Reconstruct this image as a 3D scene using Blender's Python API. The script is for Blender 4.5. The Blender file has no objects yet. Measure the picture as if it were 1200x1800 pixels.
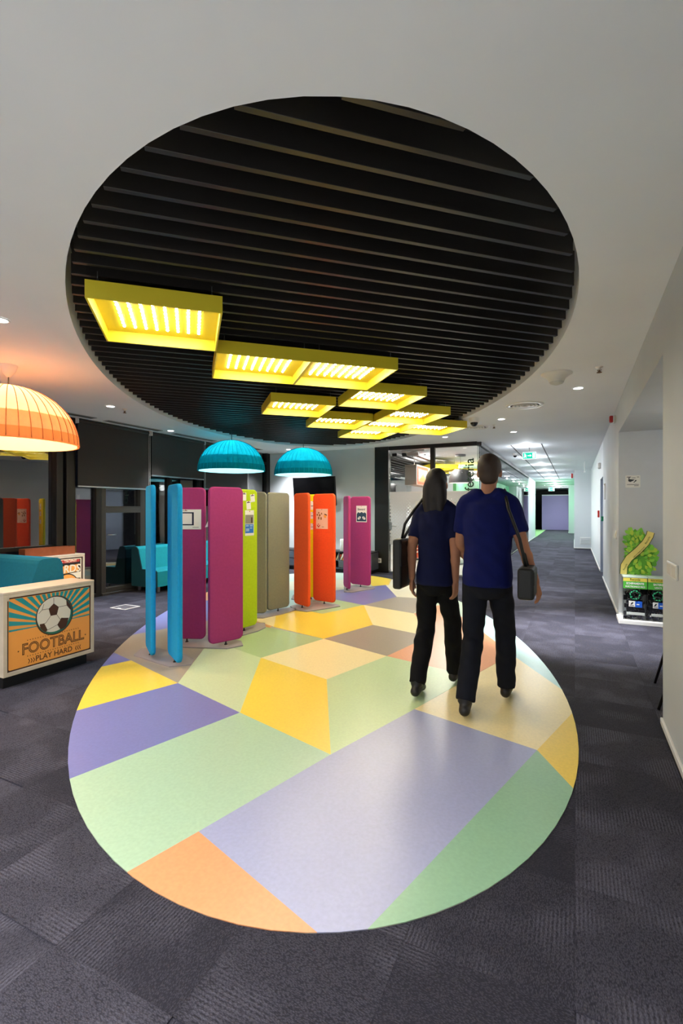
import bpy, bmesh, math, random
from mathutils import Vector, Matrix, noise
random.seed(7)
S = bpy.context.scene
COL = S.collection
# ------------------------------------------------------------------ camera
F, HOR, HC, VPX = 850.0, 895.0, 1.40, 1010.0       # focal length (px), horizon row, eye height, corridor vanishing column
TH = math.atan((VPX - 600) / F)
CT, ST = math.cos(TH), math.sin(TH)
cd = bpy.data.cameras.new('camera')
cd.sensor_width = 36; cd.lens = F / 1800 * 36; cd.shift_y = -(900 - HOR) / 1800
cd.clip_start = 0.05; cd.clip_end = 200
cam = bpy.data.objects.new('camera', cd); COL.objects.link(cam)
cam.location = (0, 0, HC); cam.rotation_euler = (math.pi / 2, 0, TH)
S.camera = cam
# ------------------------------------------------------------------ world, exposure
W = bpy.data.worlds.new('night'); S.world = W; W.use_nodes = True
W.node_tree.nodes['Background'].inputs[0].default_value = (0.012, 0.014, 0.02, 1)
W.node_tree.nodes['Background'].inputs[1].default_value = 1.0
S.view_settings.view_transform = 'Standard'; S.view_settings.look = 'None'
S.view_settings.exposure = 0.0; S.view_settings.gamma = 1.0
S.view_settings.use_curve_mapping = False
P_LED, P_DOWN, P_CORR, P_CAFE, P_ORANGE, P_BLUE, P_BACK_FILL = 6.5, 900, 230, 190, 130, 105, 135

def lamp(kind, name, loc, power, color=(1, 1, 1), size=.1, spot=None, blend=.6, parent=None, rot=(0, 0, 0)):
    d = bpy.data.lights.new(name, kind); d.energy = power; d.color = color
    if kind == 'AREA': d.size = size
    else: d.shadow_soft_size = size
    if kind == 'SPOT': d.spot_size = spot; d.spot_blend = blend
    o = bpy.data.objects.new(name, d); COL.objects.link(o); o.location = loc; o.rotation_euler = rot
    if parent: o.parent = parent
    return o
# ------------------------------------------------------------------ photo-to-plan helpers (plan is metric, +Y runs down the corridor)
def wxy(X, Z): return (X * CT - Z * ST, X * ST + Z * CT)
def G(px, py, z=0.):
    Z = F * (HC - z) / (py - HOR); x, y = wxy((px - 600) / F * Z, Z); return Vector((x, y, z))
def on_x(px, py, x):
    dx, dy = wxy((px - 600) / F, 1.); t = x / dx; return Vector((x, t * dy, HC - t * (py - HOR) / F))
def on_y(px, py, y):
    dx, dy = wxy((px - 600) / F, 1.); t = y / dy; return Vector((t * dx, y, HC - t * (py - HOR) / F))
def proj(x, y, z):
    X = x * CT + y * ST; Z = -x * ST + y * CT
    if Z < .05: return None
    return (600 + F * X / Z, HOR + F * (HC - z) / Z, Z)
# ------------------------------------------------------------------ materials
def lin(h):
    h = h.lstrip('#'); v = [int(h[i:i + 2], 16) / 255 for i in (0, 2, 4)]
    return tuple(c / 12.92 if c <= .04045 else ((c + .055) / 1.055) ** 2.4 for c in v) + (1.,)
MATS = {}
def mat(name, hexc, rough=.6, metal=0., spec=.5, em=0., var=0., vs=6., bump=0., bs=300., emc=None):
    if name in MATS: return MATS[name]
    m = bpy.data.materials.new(name); m.use_nodes = True; nt = m.node_tree; b = nt.nodes['Principled BSDF']
    c = lin(hexc); b.inputs['Base Color'].default_value = c
    b.inputs['Roughness'].default_value = rough; b.inputs['Metallic'].default_value = metal
    b.inputs['Specular IOR Level'].default_value = spec
    if em:
        b.inputs['Emission Color'].default_value = lin(emc) if emc else c; b.inputs['Emission Strength'].default_value = em
    if var or bump:
        tc = nt.nodes.new('ShaderNodeTexCoord')
    if var:
        n = nt.nodes.new('ShaderNodeTexNoise'); n.inputs['Scale'].default_value = vs; n.inputs['Detail'].default_value = 4
        nt.links.new(tc.outputs['Object'], n.inputs['Vector'])
        r = nt.nodes.new('ShaderNodeMapRange'); r.inputs[1].default_value = .3; r.inputs[2].default_value = .7
        nt.links.new(n.outputs['Fac'], r.inputs[0])
        mx = nt.nodes.new('ShaderNodeMix'); mx.data_type = 'RGBA'
        mx.inputs[6].default_value = tuple(min(1, x * (1 - var)) for x in c[:3]) + (1,)
        mx.inputs[7].default_value = tuple(min(1, x * (1 + var)) for x in c[:3]) + (1,)
        nt.links.new(r.outputs[0], mx.inputs[0]); nt.links.new(mx.outputs[2], b.inputs['Base Color'])
    if bump:
        n2 = nt.nodes.new('ShaderNodeTexNoise'); n2.inputs['Scale'].default_value = bs
        nt.links.new(tc.outputs['Object'], n2.inputs['Vector'])
        bp = nt.nodes.new('ShaderNodeBump'); bp.inputs['Strength'].default_value = bump; bp.inputs['Distance'].default_value = .002
        nt.links.new(n2.outputs['Fac'], bp.inputs['Height']); nt.links.new(bp.outputs[0], b.inputs['Normal'])
    MATS[name] = m
    return m
def glass(name, tint, refl=.05, rough=0., ior=1.5):
    m = bpy.data.materials.new(name); m.use_nodes = True; nt = m.node_tree; nt.nodes.clear()
    o = nt.nodes.new('ShaderNodeOutputMaterial'); mx = nt.nodes.new('ShaderNodeMixShader')
    t = nt.nodes.new('ShaderNodeBsdfTransparent'); t.inputs[0].default_value = tint
    g = nt.nodes.new('ShaderNodeBsdfGlossy'); g.inputs['Roughness'].default_value = rough
    fr = nt.nodes.new('ShaderNodeFresnel'); fr.inputs[0].default_value = ior
    ad = nt.nodes.new('ShaderNodeMath'); ad.operation = 'ADD'; ad.inputs[1].default_value = refl
    nt.links.new(fr.outputs[0], ad.inputs[0]); nt.links.new(ad.outputs[0], mx.inputs[0])
    nt.links.new(t.outputs[0], mx.inputs[1]); nt.links.new(g.outputs[0], mx.inputs[2]); nt.links.new(mx.outputs[0], o.inputs[0])
    return m
def shade_mat(name, hexc, trans, var=.12, vs=18):
    m = bpy.data.materials.new(name); m.use_nodes = True; nt = m.node_tree; nt.nodes.clear()
    o = nt.nodes.new('ShaderNodeOutputMaterial'); mx = nt.nodes.new('ShaderNodeMixShader'); mx.inputs[0].default_value = trans
    d = nt.nodes.new('ShaderNodeBsdfDiffuse'); t = nt.nodes.new('ShaderNodeBsdfTranslucent')
    c = lin(hexc); tc = nt.nodes.new('ShaderNodeTexCoord'); n = nt.nodes.new('ShaderNodeTexNoise'); n.inputs['Scale'].default_value = vs
    n.inputs['Detail'].default_value = 6
    nt.links.new(tc.outputs['Object'], n.inputs['Vector'])
    k = nt.nodes.new('ShaderNodeMix'); k.data_type = 'RGBA'
    k.inputs[6].default_value = tuple(x * (1 - var) for x in c[:3]) + (1,); k.inputs[7].default_value = tuple(min(1, x * (1 + var)) for x in c[:3]) + (1,)
    nt.links.new(n.outputs['Fac'], k.inputs[0])
    nt.links.new(k.outputs[2], d.inputs[0]); nt.links.new(k.outputs[2], t.inputs[0])
    nt.links.new(d.outputs[0], mx.inputs[1]); nt.links.new(t.outputs[0], mx.inputs[2]); nt.links.new(mx.outputs[0], o.inputs[0])
    return m
def film_mat(name, hexc, cell, z0, z1, ax, top=None):
    """printed window film: a diamond lattice that thins out with height (real cut-outs: alpha)"""
    m = bpy.data.materials.new(name); m.use_nodes = True; nt = m.node_tree; nt.nodes.clear(); L = nt.links.new
    o = nt.nodes.new('ShaderNodeOutputMaterial'); mx = nt.nodes.new('ShaderNodeMixShader')
    t = nt.nodes.new('ShaderNodeBsdfTransparent'); d = nt.nodes.new('ShaderNodeBsdfDiffuse'); d.inputs[0].default_value = lin(hexc)
    tl = nt.nodes.new('ShaderNodeBsdfTranslucent'); tl.inputs[0].default_value = lin(hexc)
    dm = nt.nodes.new('ShaderNodeMixShader'); dm.inputs[0].default_value = .5
    L(d.outputs[0], dm.inputs[1]); L(tl.outputs[0], dm.inputs[2])
    g = nt.nodes.new('ShaderNodeTexCoord'); sp = nt.nodes.new('ShaderNodeSeparateXYZ'); L(g.outputs['Object'], sp.inputs[0])
    def mth(op, a, b=None):
        n = nt.nodes.new('ShaderNodeMath'); n.operation = op
        for i, v in enumerate((a, b)):
            if v is None: continue
            if isinstance(v, (int, float)): n.inputs[i].default_value = v
            else: L(v, n.inputs[i])
        return n.outputs[0]
    u, z = sp.outputs[ax], sp.outputs[2]
    a = mth('MULTIPLY', mth('ADD', u, z), 1 / cell); b = mth('MULTIPLY', mth('SUBTRACT', u, z), 1 / cell)
    fa = mth('ABSOLUTE', mth('SUBTRACT', mth('FRACT', a), .5)); fb = mth('ABSOLUTE', mth('SUBTRACT', mth('FRACT', b), .5))
    hole = mth('MAXIMUM', fa, fb)                       # 0 in a cell's middle, .5 on the bars
    r = nt.nodes.new('ShaderNodeMapRange'); L(z, r.inputs[0]); r.inputs[1].default_value = z0; r.inputs[2].default_value = z1
    tri = mth('SUBTRACT', 1., mth('ABSOLUTE', mth('SUBTRACT', mth('MULTIPLY', r.outputs[0], 2.), 1.)))
    open_ = mth('MULTIPLY', tri, .43)
    L(mth('GREATER_THAN', hole, open_), mx.inputs[0])
    L(t.outputs[0], mx.inputs[1]); L(dm.outputs[0], mx.inputs[2]); L(mx.outputs[0], o.inputs[0])
    return m
def carpet_mat(name):
    m = bpy.data.materials.new(name); m.use_nodes = True; nt = m.node_tree; L = nt.links.new; b = nt.nodes['Principled BSDF']
    tc = nt.nodes.new('ShaderNodeTexCoord'); oi = nt.nodes.new('ShaderNodeObjectInfo')
    off = nt.nodes.new('ShaderNodeVectorMath'); off.operation = 'MULTIPLY_ADD'
    cx = nt.nodes.new('ShaderNodeCombineXYZ')
    for i in range(3): L(oi.outputs['Random'], cx.inputs[i])
    L(cx.outputs[0], off.inputs[0]); off.inputs[1].default_value = (37, 53, 0); L(tc.outputs['Object'], off.inputs[2])
    big = nt.nodes.new('ShaderNodeTexNoise'); big.inputs['Scale'].default_value = 3.2; big.inputs['Detail'].default_value = 1; L(off.outputs[0], big.inputs['Vector'])
    mp = nt.nodes.new('ShaderNodeMapping'); mp.inputs['Scale'].default_value = (1, .45, 1); L(tc.outputs['Object'], mp.inputs[0])
    wv = nt.nodes.new('ShaderNodeTexWave'); wv.inputs['Scale'].default_value = 24; wv.inputs['Distortion'].default_value = .6; wv.inputs['Detail'].default_value = 1; L(tc.outputs['Object'], wv.inputs['Vector'])
    wv.bands_direction = 'X'
    sp = nt.nodes.new('ShaderNodeTexVoronoi'); sp.inputs['Scale'].default_value = 290; L(mp.outputs[0], sp.inputs['Vector'])
    def mth(op, a, bb):
        n = nt.nodes.new('ShaderNodeMath'); n.operation = op
        for i, v in enumerate((a, bb)):
            if isinstance(v, (int, float)): n.inputs[i].default_value = v
            else: L(v, n.inputs[i])
        return n.outputs[0]
    mk = nt.nodes.new('ShaderNodeMapRange'); mk.inputs[1].default_value = .46; mk.inputs[2].default_value = .6; L(big.outputs['Fac'], mk.inputs[0])
    rib = mth('MULTIPLY', mth('MULTIPLY', mk.outputs[0], wv.outputs['Fac']), .42)
    loop = mth('SUBTRACT', 1., mth('MULTIPLY', sp.outputs['Distance'], 1.5))
    hgt = mth('ADD', rib, mth('MULTIPLY', loop, .5))
    f = mth('ADD', mth('MULTIPLY', hgt, .55), mth('MULTIPLY', mth('SUBTRACT', oi.outputs['Random'], .5), .2))
    cr = nt.nodes.new('ShaderNodeMix'); cr.data_type = 'RGBA'; cr.clamp_factor = True
    cr.inputs[6].default_value = lin('282730'); cr.inputs[7].default_value = lin('737180'); L(f, cr.inputs[0])
    L(cr.outputs[2], b.inputs['Base Color']); b.inputs['Roughness'].default_value = .85; b.inputs['Specular IOR Level'].default_value = .15
    b.inputs['Sheen Weight'].default_value = .0
    bp = nt.nodes.new('ShaderNodeBump'); bp.inputs['Strength'].default_value = .6; bp.inputs['Distance'].default_value = .004
    L(hgt, bp.inputs['Height']); L(bp.outputs[0], b.inputs['Normal'])
    return m
# ------------------------------------------------------------------ mesh builder
class MB:
    def __init__(s): s.v = []; s.f = []; s.mi = []; s.sm = []; s.m = 0; s.M = None
    def add(s, vs, fs, smooth=False):
        n = len(s.v)
        s.v += [tuple(s.M @ Vector(v)) if s.M else tuple(v) for v in vs]
        for f in fs: s.f.append([i + n for i in f]); s.mi.append(s.m); s.sm.append(smooth)
        return s
    def box(s, c, d, rz=0., bev=0., seg=1, R=None):
        if bev:
            b = bmesh.new(); bmesh.ops.create_cube(b, size=1)
            for v in b.verts: v.co = Vector((v.co.x * d[0], v.co.y * d[1], v.co.z * d[2]))
            bmesh.ops.bevel(b, geom=b.edges[:], offset=bev, segments=seg, affect='EDGES', profile=.5)
            b.verts.index_update()
            vs = [v.co.copy() for v in b.verts]; fs = [[v.index for v in f.verts] for f in b.faces]; b.free()
        else:
            x, y, z = d[0] / 2, d[1] / 2, d[2] / 2
            vs = [Vector(p) for p in ((-x, -y, -z), (x, -y, -z), (x, y, -z), (-x, y, -z), (-x, -y, z), (x, -y, z), (x, y, z), (-x, y, z))]
            fs = [(0, 3, 2, 1), (4, 5, 6, 7), (0, 1, 5, 4), (1, 2, 6, 5), (2, 3, 7, 6), (3, 0, 4, 7)]
        T = Matrix.Translation(c) @ (R if R else Matrix.Rotation(rz, 4, 'Z'))
        return s.add([T @ v for v in vs], fs, smooth=False)
    def b2(s, x0, x1, y0, y1, z0, z1, bev=0., seg=1):
        return s.box(((x0 + x1) / 2, (y0 + y1) / 2, (z0 + z1) / 2), (x1 - x0, y1 - y0, z1 - z0), bev=bev, seg=seg)
    def prism(s, poly, z0, z1):
        n = len(poly)
        vs = [(p[0], p[1], z0) for p in poly] + [(p[0], p[1], z1) for p in poly]
        fs = [list(range(n))[::-1], list(range(n, 2 * n))] + [[i, (i + 1) % n, n + (i + 1) % n, n + i] for i in range(n)]
        return s.add(vs, fs)
    def flat(s, poly, O, U, V, off=0., N=None):
        """polygon given in (u, v) laid on the plane O + u U + v V, lifted by off along N"""
        U, V, O = Vector(U), Vector(V), Vector(O); N = Vector(N) if N else U.cross(V)
        return s.add([O + U * u + V * v + N * off for u, v in poly], [list(range(len(poly)))])
    def slab(s, poly, O, U, V, t, t0=0.):
        U, V, O = Vector(U), Vector(V), Vector(O); N = U.cross(V); n = len(poly)
        vs = [O + U * u + V * v + N * t0 for u, v in poly] + [O + U * u + V * v + N * t for u, v in poly]
        return s.add(vs, [list(range(n))[::-1], list(range(n, 2 * n))] + [[i, (i + 1) % n, n + (i + 1) % n, n + i] for i in range(n)])
    def loft(s, rings, cap=True, smooth=True, closed=False):
        n = len(rings[0]); vs = [p for r in rings for p in r]; fs = []
        for k in range(len(rings) - 1 + (1 if closed else 0)):
            a, b = k * n, ((k + 1) % len(rings)) * n
            fs += [[a + i, a + (i + 1) % n, b + (i + 1) % n, b + i] for i in range(n)]
        s.add(vs, fs, smooth)
        if cap and not closed:
            m = len(s.v) - len(vs)
            for ids in (list(range(n))[::-1], list(range((len(rings) - 1) * n, len(rings) * n))):
                s.f.append([i + m for i in ids]); s.mi.append(s.m); s.sm.append(False)
        return s
    def lathe(s, prof, c=(0, 0, 0), n=32, cap=False, smooth=True, mod=None):
        rings = []
        for r, z in prof:
            rings.append([(c[0] + (r * (1 + (mod(a) if mod else 0))) * math.cos(a), c[1] + (r * (1 + (mod(a) if mod else 0))) * math.sin(a), c[2] + z)
                          for a in (2 * math.pi * i / n for i in range(n))])
        return s.loft(rings, cap=cap, smooth=smooth)
    def cyl(s, p0, p1, r0, r1=None, n=12, cap=True, smooth=True):
        r1 = r0 if r1 is None else r1; p0, p1 = Vector(p0), Vector(p1); d = (p1 - p0).normalized()
        a = d.orthogonal().normalized(); b = d.cross(a)
        R = lambda p, r: [p + (a * math.cos(t) + b * math.sin(t)) * r for t in (2 * math.pi * i / n for i in range(n))]
        return s.loft([R(p0, r0), R(p1, r1)], cap=cap, smooth=smooth)
    def tube(s, pts, r, n=8):
        pts = [Vector(p) for p in pts]; rs = r if isinstance(r, (list, tuple)) else [r] * len(pts); rings = []
        a = None
        for i, p in enumerate(pts):
            d = (pts[min(i + 1, len(pts) - 1)] - pts[max(i - 1, 0)]).normalized()
            a = d.orthogonal().normalized() if a is None else (a - d * a.dot(d)).normalized()
            b = d.cross(a)
            rings.append([p + (a * math.cos(t) + b * math.sin(t)) * rs[i] for t in (2 * math.pi * k / n for k in range(n))])
        return s.loft(rings)
    def ball(s, c, r, sc=(1, 1, 1), n=12, R=None):
        m = n // 2; rings = []; c = Vector(c)
        for k in range(1, m):
            ph = math.pi * k / m
            rings.append([Vector((math.sin(ph) * math.cos(t) * r * sc[0], math.sin(ph) * math.sin(t) * r * sc[1], -math.cos(ph) * r * sc[2]))
                          for t in (2 * math.pi * i / n for i in range(n))])
        lo, hi = Vector((0, 0, -r * sc[2])), Vector((0, 0, r * sc[2]))
        vs = [v for g in rings for v in g] + [lo, hi]
        if R: vs = [R @ v for v in vs]
        vs = [v + c for v in vs]
        k = len(rings); fs = [[a * n + i, a * n + (i + 1) % n, (a + 1) * n + (i + 1) % n, (a + 1) * n + i] for a in range(k - 1) for i in range(n)]
        fs += [[(i + 1) % n, i, k * n] for i in range(n)] + [[(k - 1) * n + i, (k - 1) * n + (i + 1) % n, k * n + 1] for i in range(n)]
        return s.add(vs, fs, True)
    def mesh(s, name, mats):
        me = bpy.data.meshes.new(name); me.from_pydata(s.v, [], s.f)
        for m in (mats if isinstance(mats, (list, tuple)) else [mats]): me.materials.append(m)
        me.polygons.foreach_set('material_index', s.mi); me.polygons.foreach_set('use_smooth', s.sm); me.update()
        return me
    def build(s, name, mats, parent=None, kind=None, loc=None, rz=0.):
        return link(name, s.mesh(name, mats), parent, kind, loc, rz)
def link(name, me, parent=None, kind=None, loc=None, rz=0.):
    o = bpy.data.objects.new(name, me); COL.objects.link(o)
    if parent: o.parent = parent
    if kind: o['kind'] = kind
    if loc is not None: o.location = loc
    o.rotation_euler.z = rz
    return o
def tag(o, label, cat, group=None):
    o['label'] = label; o['category'] = cat
    if group: o['group'] = group
    return o
def thing(name, label, cat, loc=(0, 0, 0), rz=0., group=None):
    o = bpy.data.objects.new(name, None); COL.objects.link(o); o.location = loc; o.rotation_euler.z = rz; o.empty_display_size = .1
    return tag(o, label, cat, group)
def text(name, s, size, m, parent, O, U, V, off=.001, align='CENTER', bold=0., extr=.0005, sx=1., kind=None):
    """flat lettering standing on the plane O + u U + v V"""
    cu = bpy.data.curves.new(name, 'FONT'); cu.body = s; cu.size = size; cu.align_x = align; cu.extrude = extr; cu.offset = bold; cu.resolution_u = 3
    t = bpy.data.objects.new(name + '_c', cu); COL.objects.link(t)
    me = bpy.data.meshes.new_from_object(t.evaluated_get(bpy.context.evaluated_depsgraph_get()))
    bpy.data.objects.remove(t); bpy.data.curves.remove(cu)
    U, V = Vector(U).normalized(), Vector(V).normalized(); N = U.cross(V)
    M = Matrix((U, V, N)).transposed().to_4x4(); M.translation = Vector(O) + N * off
    me.transform(M @ Matrix.Diagonal((sx, 1, 1, 1))); me.materials.clear(); me.materials.append(m); me.name = name
    return link(name, me, parent, kind)
def rrect(w, h, r, n=6, cx=0., cy=0.):
    out = []
    for k, (sx, sy) in enumerate(((1, 1), (-1, 1), (-1, -1), (1, -1))):
        for i in range(n + 1):
            a = math.pi / 2 * (k + i / n); out.append((cx + sx * (w / 2 - r) + r * math.cos(a), cy + sy * (h / 2 - r) + r * math.sin(a)))
    return out
def circ(cx, cy, r, n=24, sx=1.): return [(cx + r * sx * math.cos(2 * math.pi * i / n), cy + r * math.sin(2 * math.pi * i / n)) for i in range(n)]
def clip(poly, win):
    def area(p): return sum(p[i][0] * p[(i + 1) % len(p)][1] - p[(i + 1) % len(p)][0] * p[i][1] for i in range(len(p)))
    if area(win) < 0: win = win[::-1]
    out = poly if area(poly) > 0 else poly[::-1]
    for i in range(len(win)):
        a, b = win[i], win[(i + 1) % len(win)]; inp, out = out, []
        ins = lambda p: (b[0] - a[0]) * (p[1] - a[1]) - (b[1] - a[1]) * (p[0] - a[0]) >= -1e-9
        for j in range(len(inp)):
            p, q = inp[j - 1], inp[j]; pi, qi = ins(p), ins(q)
            if pi != qi:
                d1 = (b[0] - a[0]) * (p[1] - a[1]) - (b[1] - a[1]) * (p[0] - a[0]); d2 = (b[0] - a[0]) * (q[1] - a[1]) - (b[1] - a[1]) * (q[0] - a[0])
                t = d1 / (d1 - d2); out.append((p[0] + (q[0] - p[0]) * t, p[1] + (q[1] - p[1]) * t))
            if qi: out.append(q)
        if not out: return []
    return out
def oval(ctr, ax, v, co, n=120, grow=0.):
    out = []
    for i in range(n):
        ph = 2 * math.pi * i / n
        r = co[0] + sum(co[2 * k - 1] * math.cos(k * ph) + co[2 * k] * math.sin(k * ph) for k in (1, 2, 3, 4))
        q0, q1 = (ax[0] * r + grow) * math.cos(ph), (ax[1] * r + grow) * math.sin(ph)
        out.append(wxy(ctr[0] + v[0][0] * q0 + v[0][1] * q1, ctr[1] + v[1][0] * q0 + v[1][1] * q1))
    a = sum(out[i][0] * out[(i + 1) % n][1] - out[(i + 1) % n][0] * out[i][1] for i in range(n))
    return out if a > 0 else out[::-1]
FL = ((-.2306, 6.1243), (4.5436, 2.1546), ((.04932, -.99878), (-.99878, -.04932)), (1.0008, -.00079, .00231, .00029, -.00199, .00073, .00062, -.00336, .00245))
CE = ((-.287, 6.2129), (4.5669, 2.2779), ((.06068, -.99816), (-.99816, -.06068)), (.99799, .00499, .00031, -.00722, .0037, .00911, -.01397, .00332, .00899))
FLOOR_OVAL = oval(*FL); CEIL_OVAL = oval(*CE)
ZC = 2.78
# ------------------------------------------------------------------ shared materials
white = mat('white_paint', 'eceff2', .75, var=.02, vs=1.5)
wall_gray = mat('grey_wall_paint', 'c2c6c8', .7, var=.03, vs=2)
wall_dark = mat('grey_niche_paint', 'c0c4c6', .7, var=.02)
corr_white = mat('corridor_white_paint', 'd6d9dc', .6)
black = mat('matt_black', '0c0c0d', .55)
blackgloss = mat('gloss_black', '060607', .15)
slat_m = mat('satin_black_laminate', '3a3735', .3, metal=.5, spec=.6)
frame_m = mat('dark_bronze_frame', '1c1918', .4, metal=.3)
frame2_m = mat('grey_bronze_frame', '433f3b', .4, metal=.4)
alu = mat('brushed_aluminium', 'b9bbbd', .3, metal=.9)
steel = mat('steel', '8d9094', .35, metal=.9)
offwhite = mat('off_white_plastic', 'e4e2dc', .4)
paper = mat('white_paper', 'eeece6', .7)
ink = mat('dark_ink', '17171b', .7)
navy = mat('navy_ink', '15173a', .7)
red_p = mat('red_plastic', 'b5201c', .4)
green_p = mat('green_plastic', '0f7a5c', .4)
wood = mat('pale_ply', 'cbbca6', .5, var=.08, vs=9)
brown_w = mat('brown_wood', '8c4a2c', .4, var=.12, vs=14)
lens_m = mat('lamp_lens', 'ffffff', .3, em=14)
lens_c = mat('corridor_lamp_lens', 'f4f9ff', .3, em=16)
carpet = carpet_mat('charcoal_loop_carpet')
night_glass = glass('night_window_glass', (.5, .5, .52, 1), .18)
clear_glass = glass('clear_partition_glass', (.93, .95, .95, 1), .03, 0., 1.38)

# ================================================================== SETTING
X0, XW, XR, YB, YN, YE = -6.9, -1.76, .51, 10.1, -3.2, 36.2
floor = MB().b2(-7.2, 2.6, YN - .2, 46, -.2, -.006).build('floor', carpet, kind='structure')
# --- carpet tiles: half-metre squares, the largest in view one by one, the far rest joined
tile_me = MB().box((0, 0, -.006), (.4992, .4992, .012)).mesh('carpet_tile', carpet)
cells = []
for i in range(-14, 6):
    for j in range(-7, 74):
        cx, cy = i * .5 + .25, j * .5 + .25
        if cx < X0 or cx > 2.1 or (cx > .6 and not 3.4 < cy < 7.2): continue
        if cy > YB and cx < XW - .3: continue
        q = proj(cx, cy, 0)
        if q and -60 < q[0] < 1260 and q[1] < 1900:
            e = clip([(cx - .25, cy - .25), (cx + .25, cy - .25), (cx + .25, cy + .25), (cx - .25, cy + .25)], FLOOR_OVAL)
            ar = abs(sum(e[k][0] * e[(k + 1) % len(e)][1] - e[(k + 1) % len(e)][0] * e[k][1] for k in range(len(e)))) / 2 if e else 0
            if ar > .2499: continue
            cells.append((-(.25 - ar) / q[2] ** 2.0, cx, cy))
        elif not q or q[1] >= 1900: pass
cells.sort()
for k, (_, cx, cy) in enumerate(cells[:295]):
    link('carpet_tile', tile_me, floor, None, (cx, cy, 0), random.choice((0, math.pi / 2)) + random.choice((0, math.pi)))
far = MB()
for _, cx, cy in cells[295:]: far.box((cx, cy, -.006), (.498, .498, .012))
far.build('carpet_tiles_far', carpet, floor, kind='stuff')
# --- vinyl inlay: every coloured sheet is its own piece, cut to the oval
VC = dict(mint='a9c6a9', violet='787ab2', yellow='f2cf4e', gbrown='a09686', lgreen='c2d0a6', dgreen='a6bd8b', cream='efdca2', sage='b9cf9d', peri='9fa4c6',
          orange='e39d6e', green='90b898', brown='9c9080', teal='a9cfc9', pale='dcd6bb', gray='9d968a', mintp='c3d8c6', purple='807ca8', amber='d2985c')
def vinyl(key):
    m = mat('vinyl_' + key, VC[key], .3, spec=.5, var=.05, vs=60, bump=.05, bs=240)
    return m
a, b, c, d, e = (312.5, 1201.5), (421.5, 1253.5), (581, 1327.5), (574, 1195), (458.5, 1157)
f, f2, g, h, i_ = (358.7, 1140.5), (410, 1140), (569, 1123.5), (679.5, 1154), (655, 1099)
j, k, n, o, p = (639, 1064), (566, 1079.5), (349, 1463), (943.7, 1319.7), (728.3, 1247.5)
q, r, s, t, u = (898.9, 1151), (760.2, 1120.4), (677.5, 1028.6), (697, 1049.5), (727, 1078.8)
w, ye = (830, 1189.3), (230, 1161.5)
PIECES = [
    ('mint', [b, c, n, (195, 1551), (40, 1500), (90, 1383)]), ('violet', [a, b, (90, 1383), (80, 1265)]), ('yellow', [ye, a, (80, 1265), (140, 1181)]),
    ('violet', [(185, 1141), ye, (140, 1181), (140, 1150)]), ('gbrown', [(185, 1141), ye, a, f, (400, 1085), (296.7, 1104.5), (200, 1122.5)]),
    ('dgreen', [f, f2, e, g, (474, 1104), (420, 1095), (400, 1085)]), ('lgreen', [a, b, e, f2, f]), ('violet', [(200, 1122.5), (296.7, 1104.5), (400, 1085), (372, 1055), (240, 1070)]),
    ('amber', [(400, 1085), (432, 1087), (478, 1101), (474, 1104), (420, 1095)]), ('cream', [(432, 1087), (478, 1101), (481, 1102.5), (487, 1072.5), (440, 1070)]),
    ('yellow', [(481, 1102.5), (487, 1072.5), (520, 1069.5), k, j, i_, g]), ('yellow', [e, d, c, b]), ('cream', [e, g, h, d]), ('sage', [d, h, w, p, c]),
    ('peri', [n, c, p, o, (610, 1673), (590, 1669)]), ('orange', [n, (590, 1669), (400, 1720), (180, 1620), (195, 1551)]),
    ('green', [o, (1030, 1411.6), (1060, 1550), (800, 1720), (610, 1673)]), ('yellow', [o, (1020, 1239), (1070, 1300), (1030, 1411.6)]),
    ('cream', [p, q, (1010, 1229), (1020, 1239), o]), ('teal', [(835.6, 1101.4), (850, 1082), (900, 1085), (1040, 1215), (1010, 1229), q]),
    ('orange', [h, w, q, (835.6, 1101.4), (777, 1062.5), u, r, (730, 1130.5)]), ('brown', [g, i_, r, (730, 1130.5), h]), ('cream', [j, u, r, i_]),
    ('gray', [j, t, (750, 1053), u]), ('violet', [(587, 1046), s, t, j, (587, 1054)]), ('dgreen', [k, (520, 1069.5), (540, 1060), (587, 1054), j]),
    ('mintp', [(750, 1053), (765, 1040), (772, 1030), (830, 1050), (850, 1082), (835.6, 1101.4), (777, 1062.5), u]), ('pale', [s, (683, 1029), (690, 1016), (760, 1030), (765, 1040), (750, 1053), t]),
    ('yellow', [(640, 1018), (652, 1008), (690, 1012), (683, 1029), s, (655, 1031)]), ('mintp', [(470, 1012), (610, 1001), (652, 1006), (640, 1018), (480, 1024)]),
    ('pale', [(480, 1024), (640, 1018), (655, 1031), s, (590, 1038), (480, 1038)]), ('teal', [(480, 1038), (590, 1038), (587, 1054), (540, 1060), (520, 1069.5), (487, 1072.5), (440, 1070)]),
    ('purple', [s, (587, 1046), (590, 1038)]), ('lgreen', [(372, 1055), (440, 1070), (432, 1087), (400, 1085)]), ('pale', [(372, 1055), (430, 1030), (480, 1024), (480, 1038), (440, 1070)]),
    ('orange', [(240, 1070), (372, 1055), (430, 1030), (470, 1012), (330, 1035)])]
for key, poly in PIECES:
    pl = clip([tuple(G(*v))[:2] for v in poly], FLOOR_OVAL)
    if len(pl) < 3: continue
    cx, cy = sum(v[0] for v in pl) / len(pl), sum(v[1] for v in pl) / len(pl)
    MB().prism([(v[0] - cx, v[1] - cy) for v in pl], 0, .004).build('vinyl_sheet', vinyl(key), floor, None, (cx, cy, 0))
MB().prism(FLOOR_OVAL, 0, .0025).build('vinyl_underlay', mat('vinyl_seam', 'a8a494', .5), floor)
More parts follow.
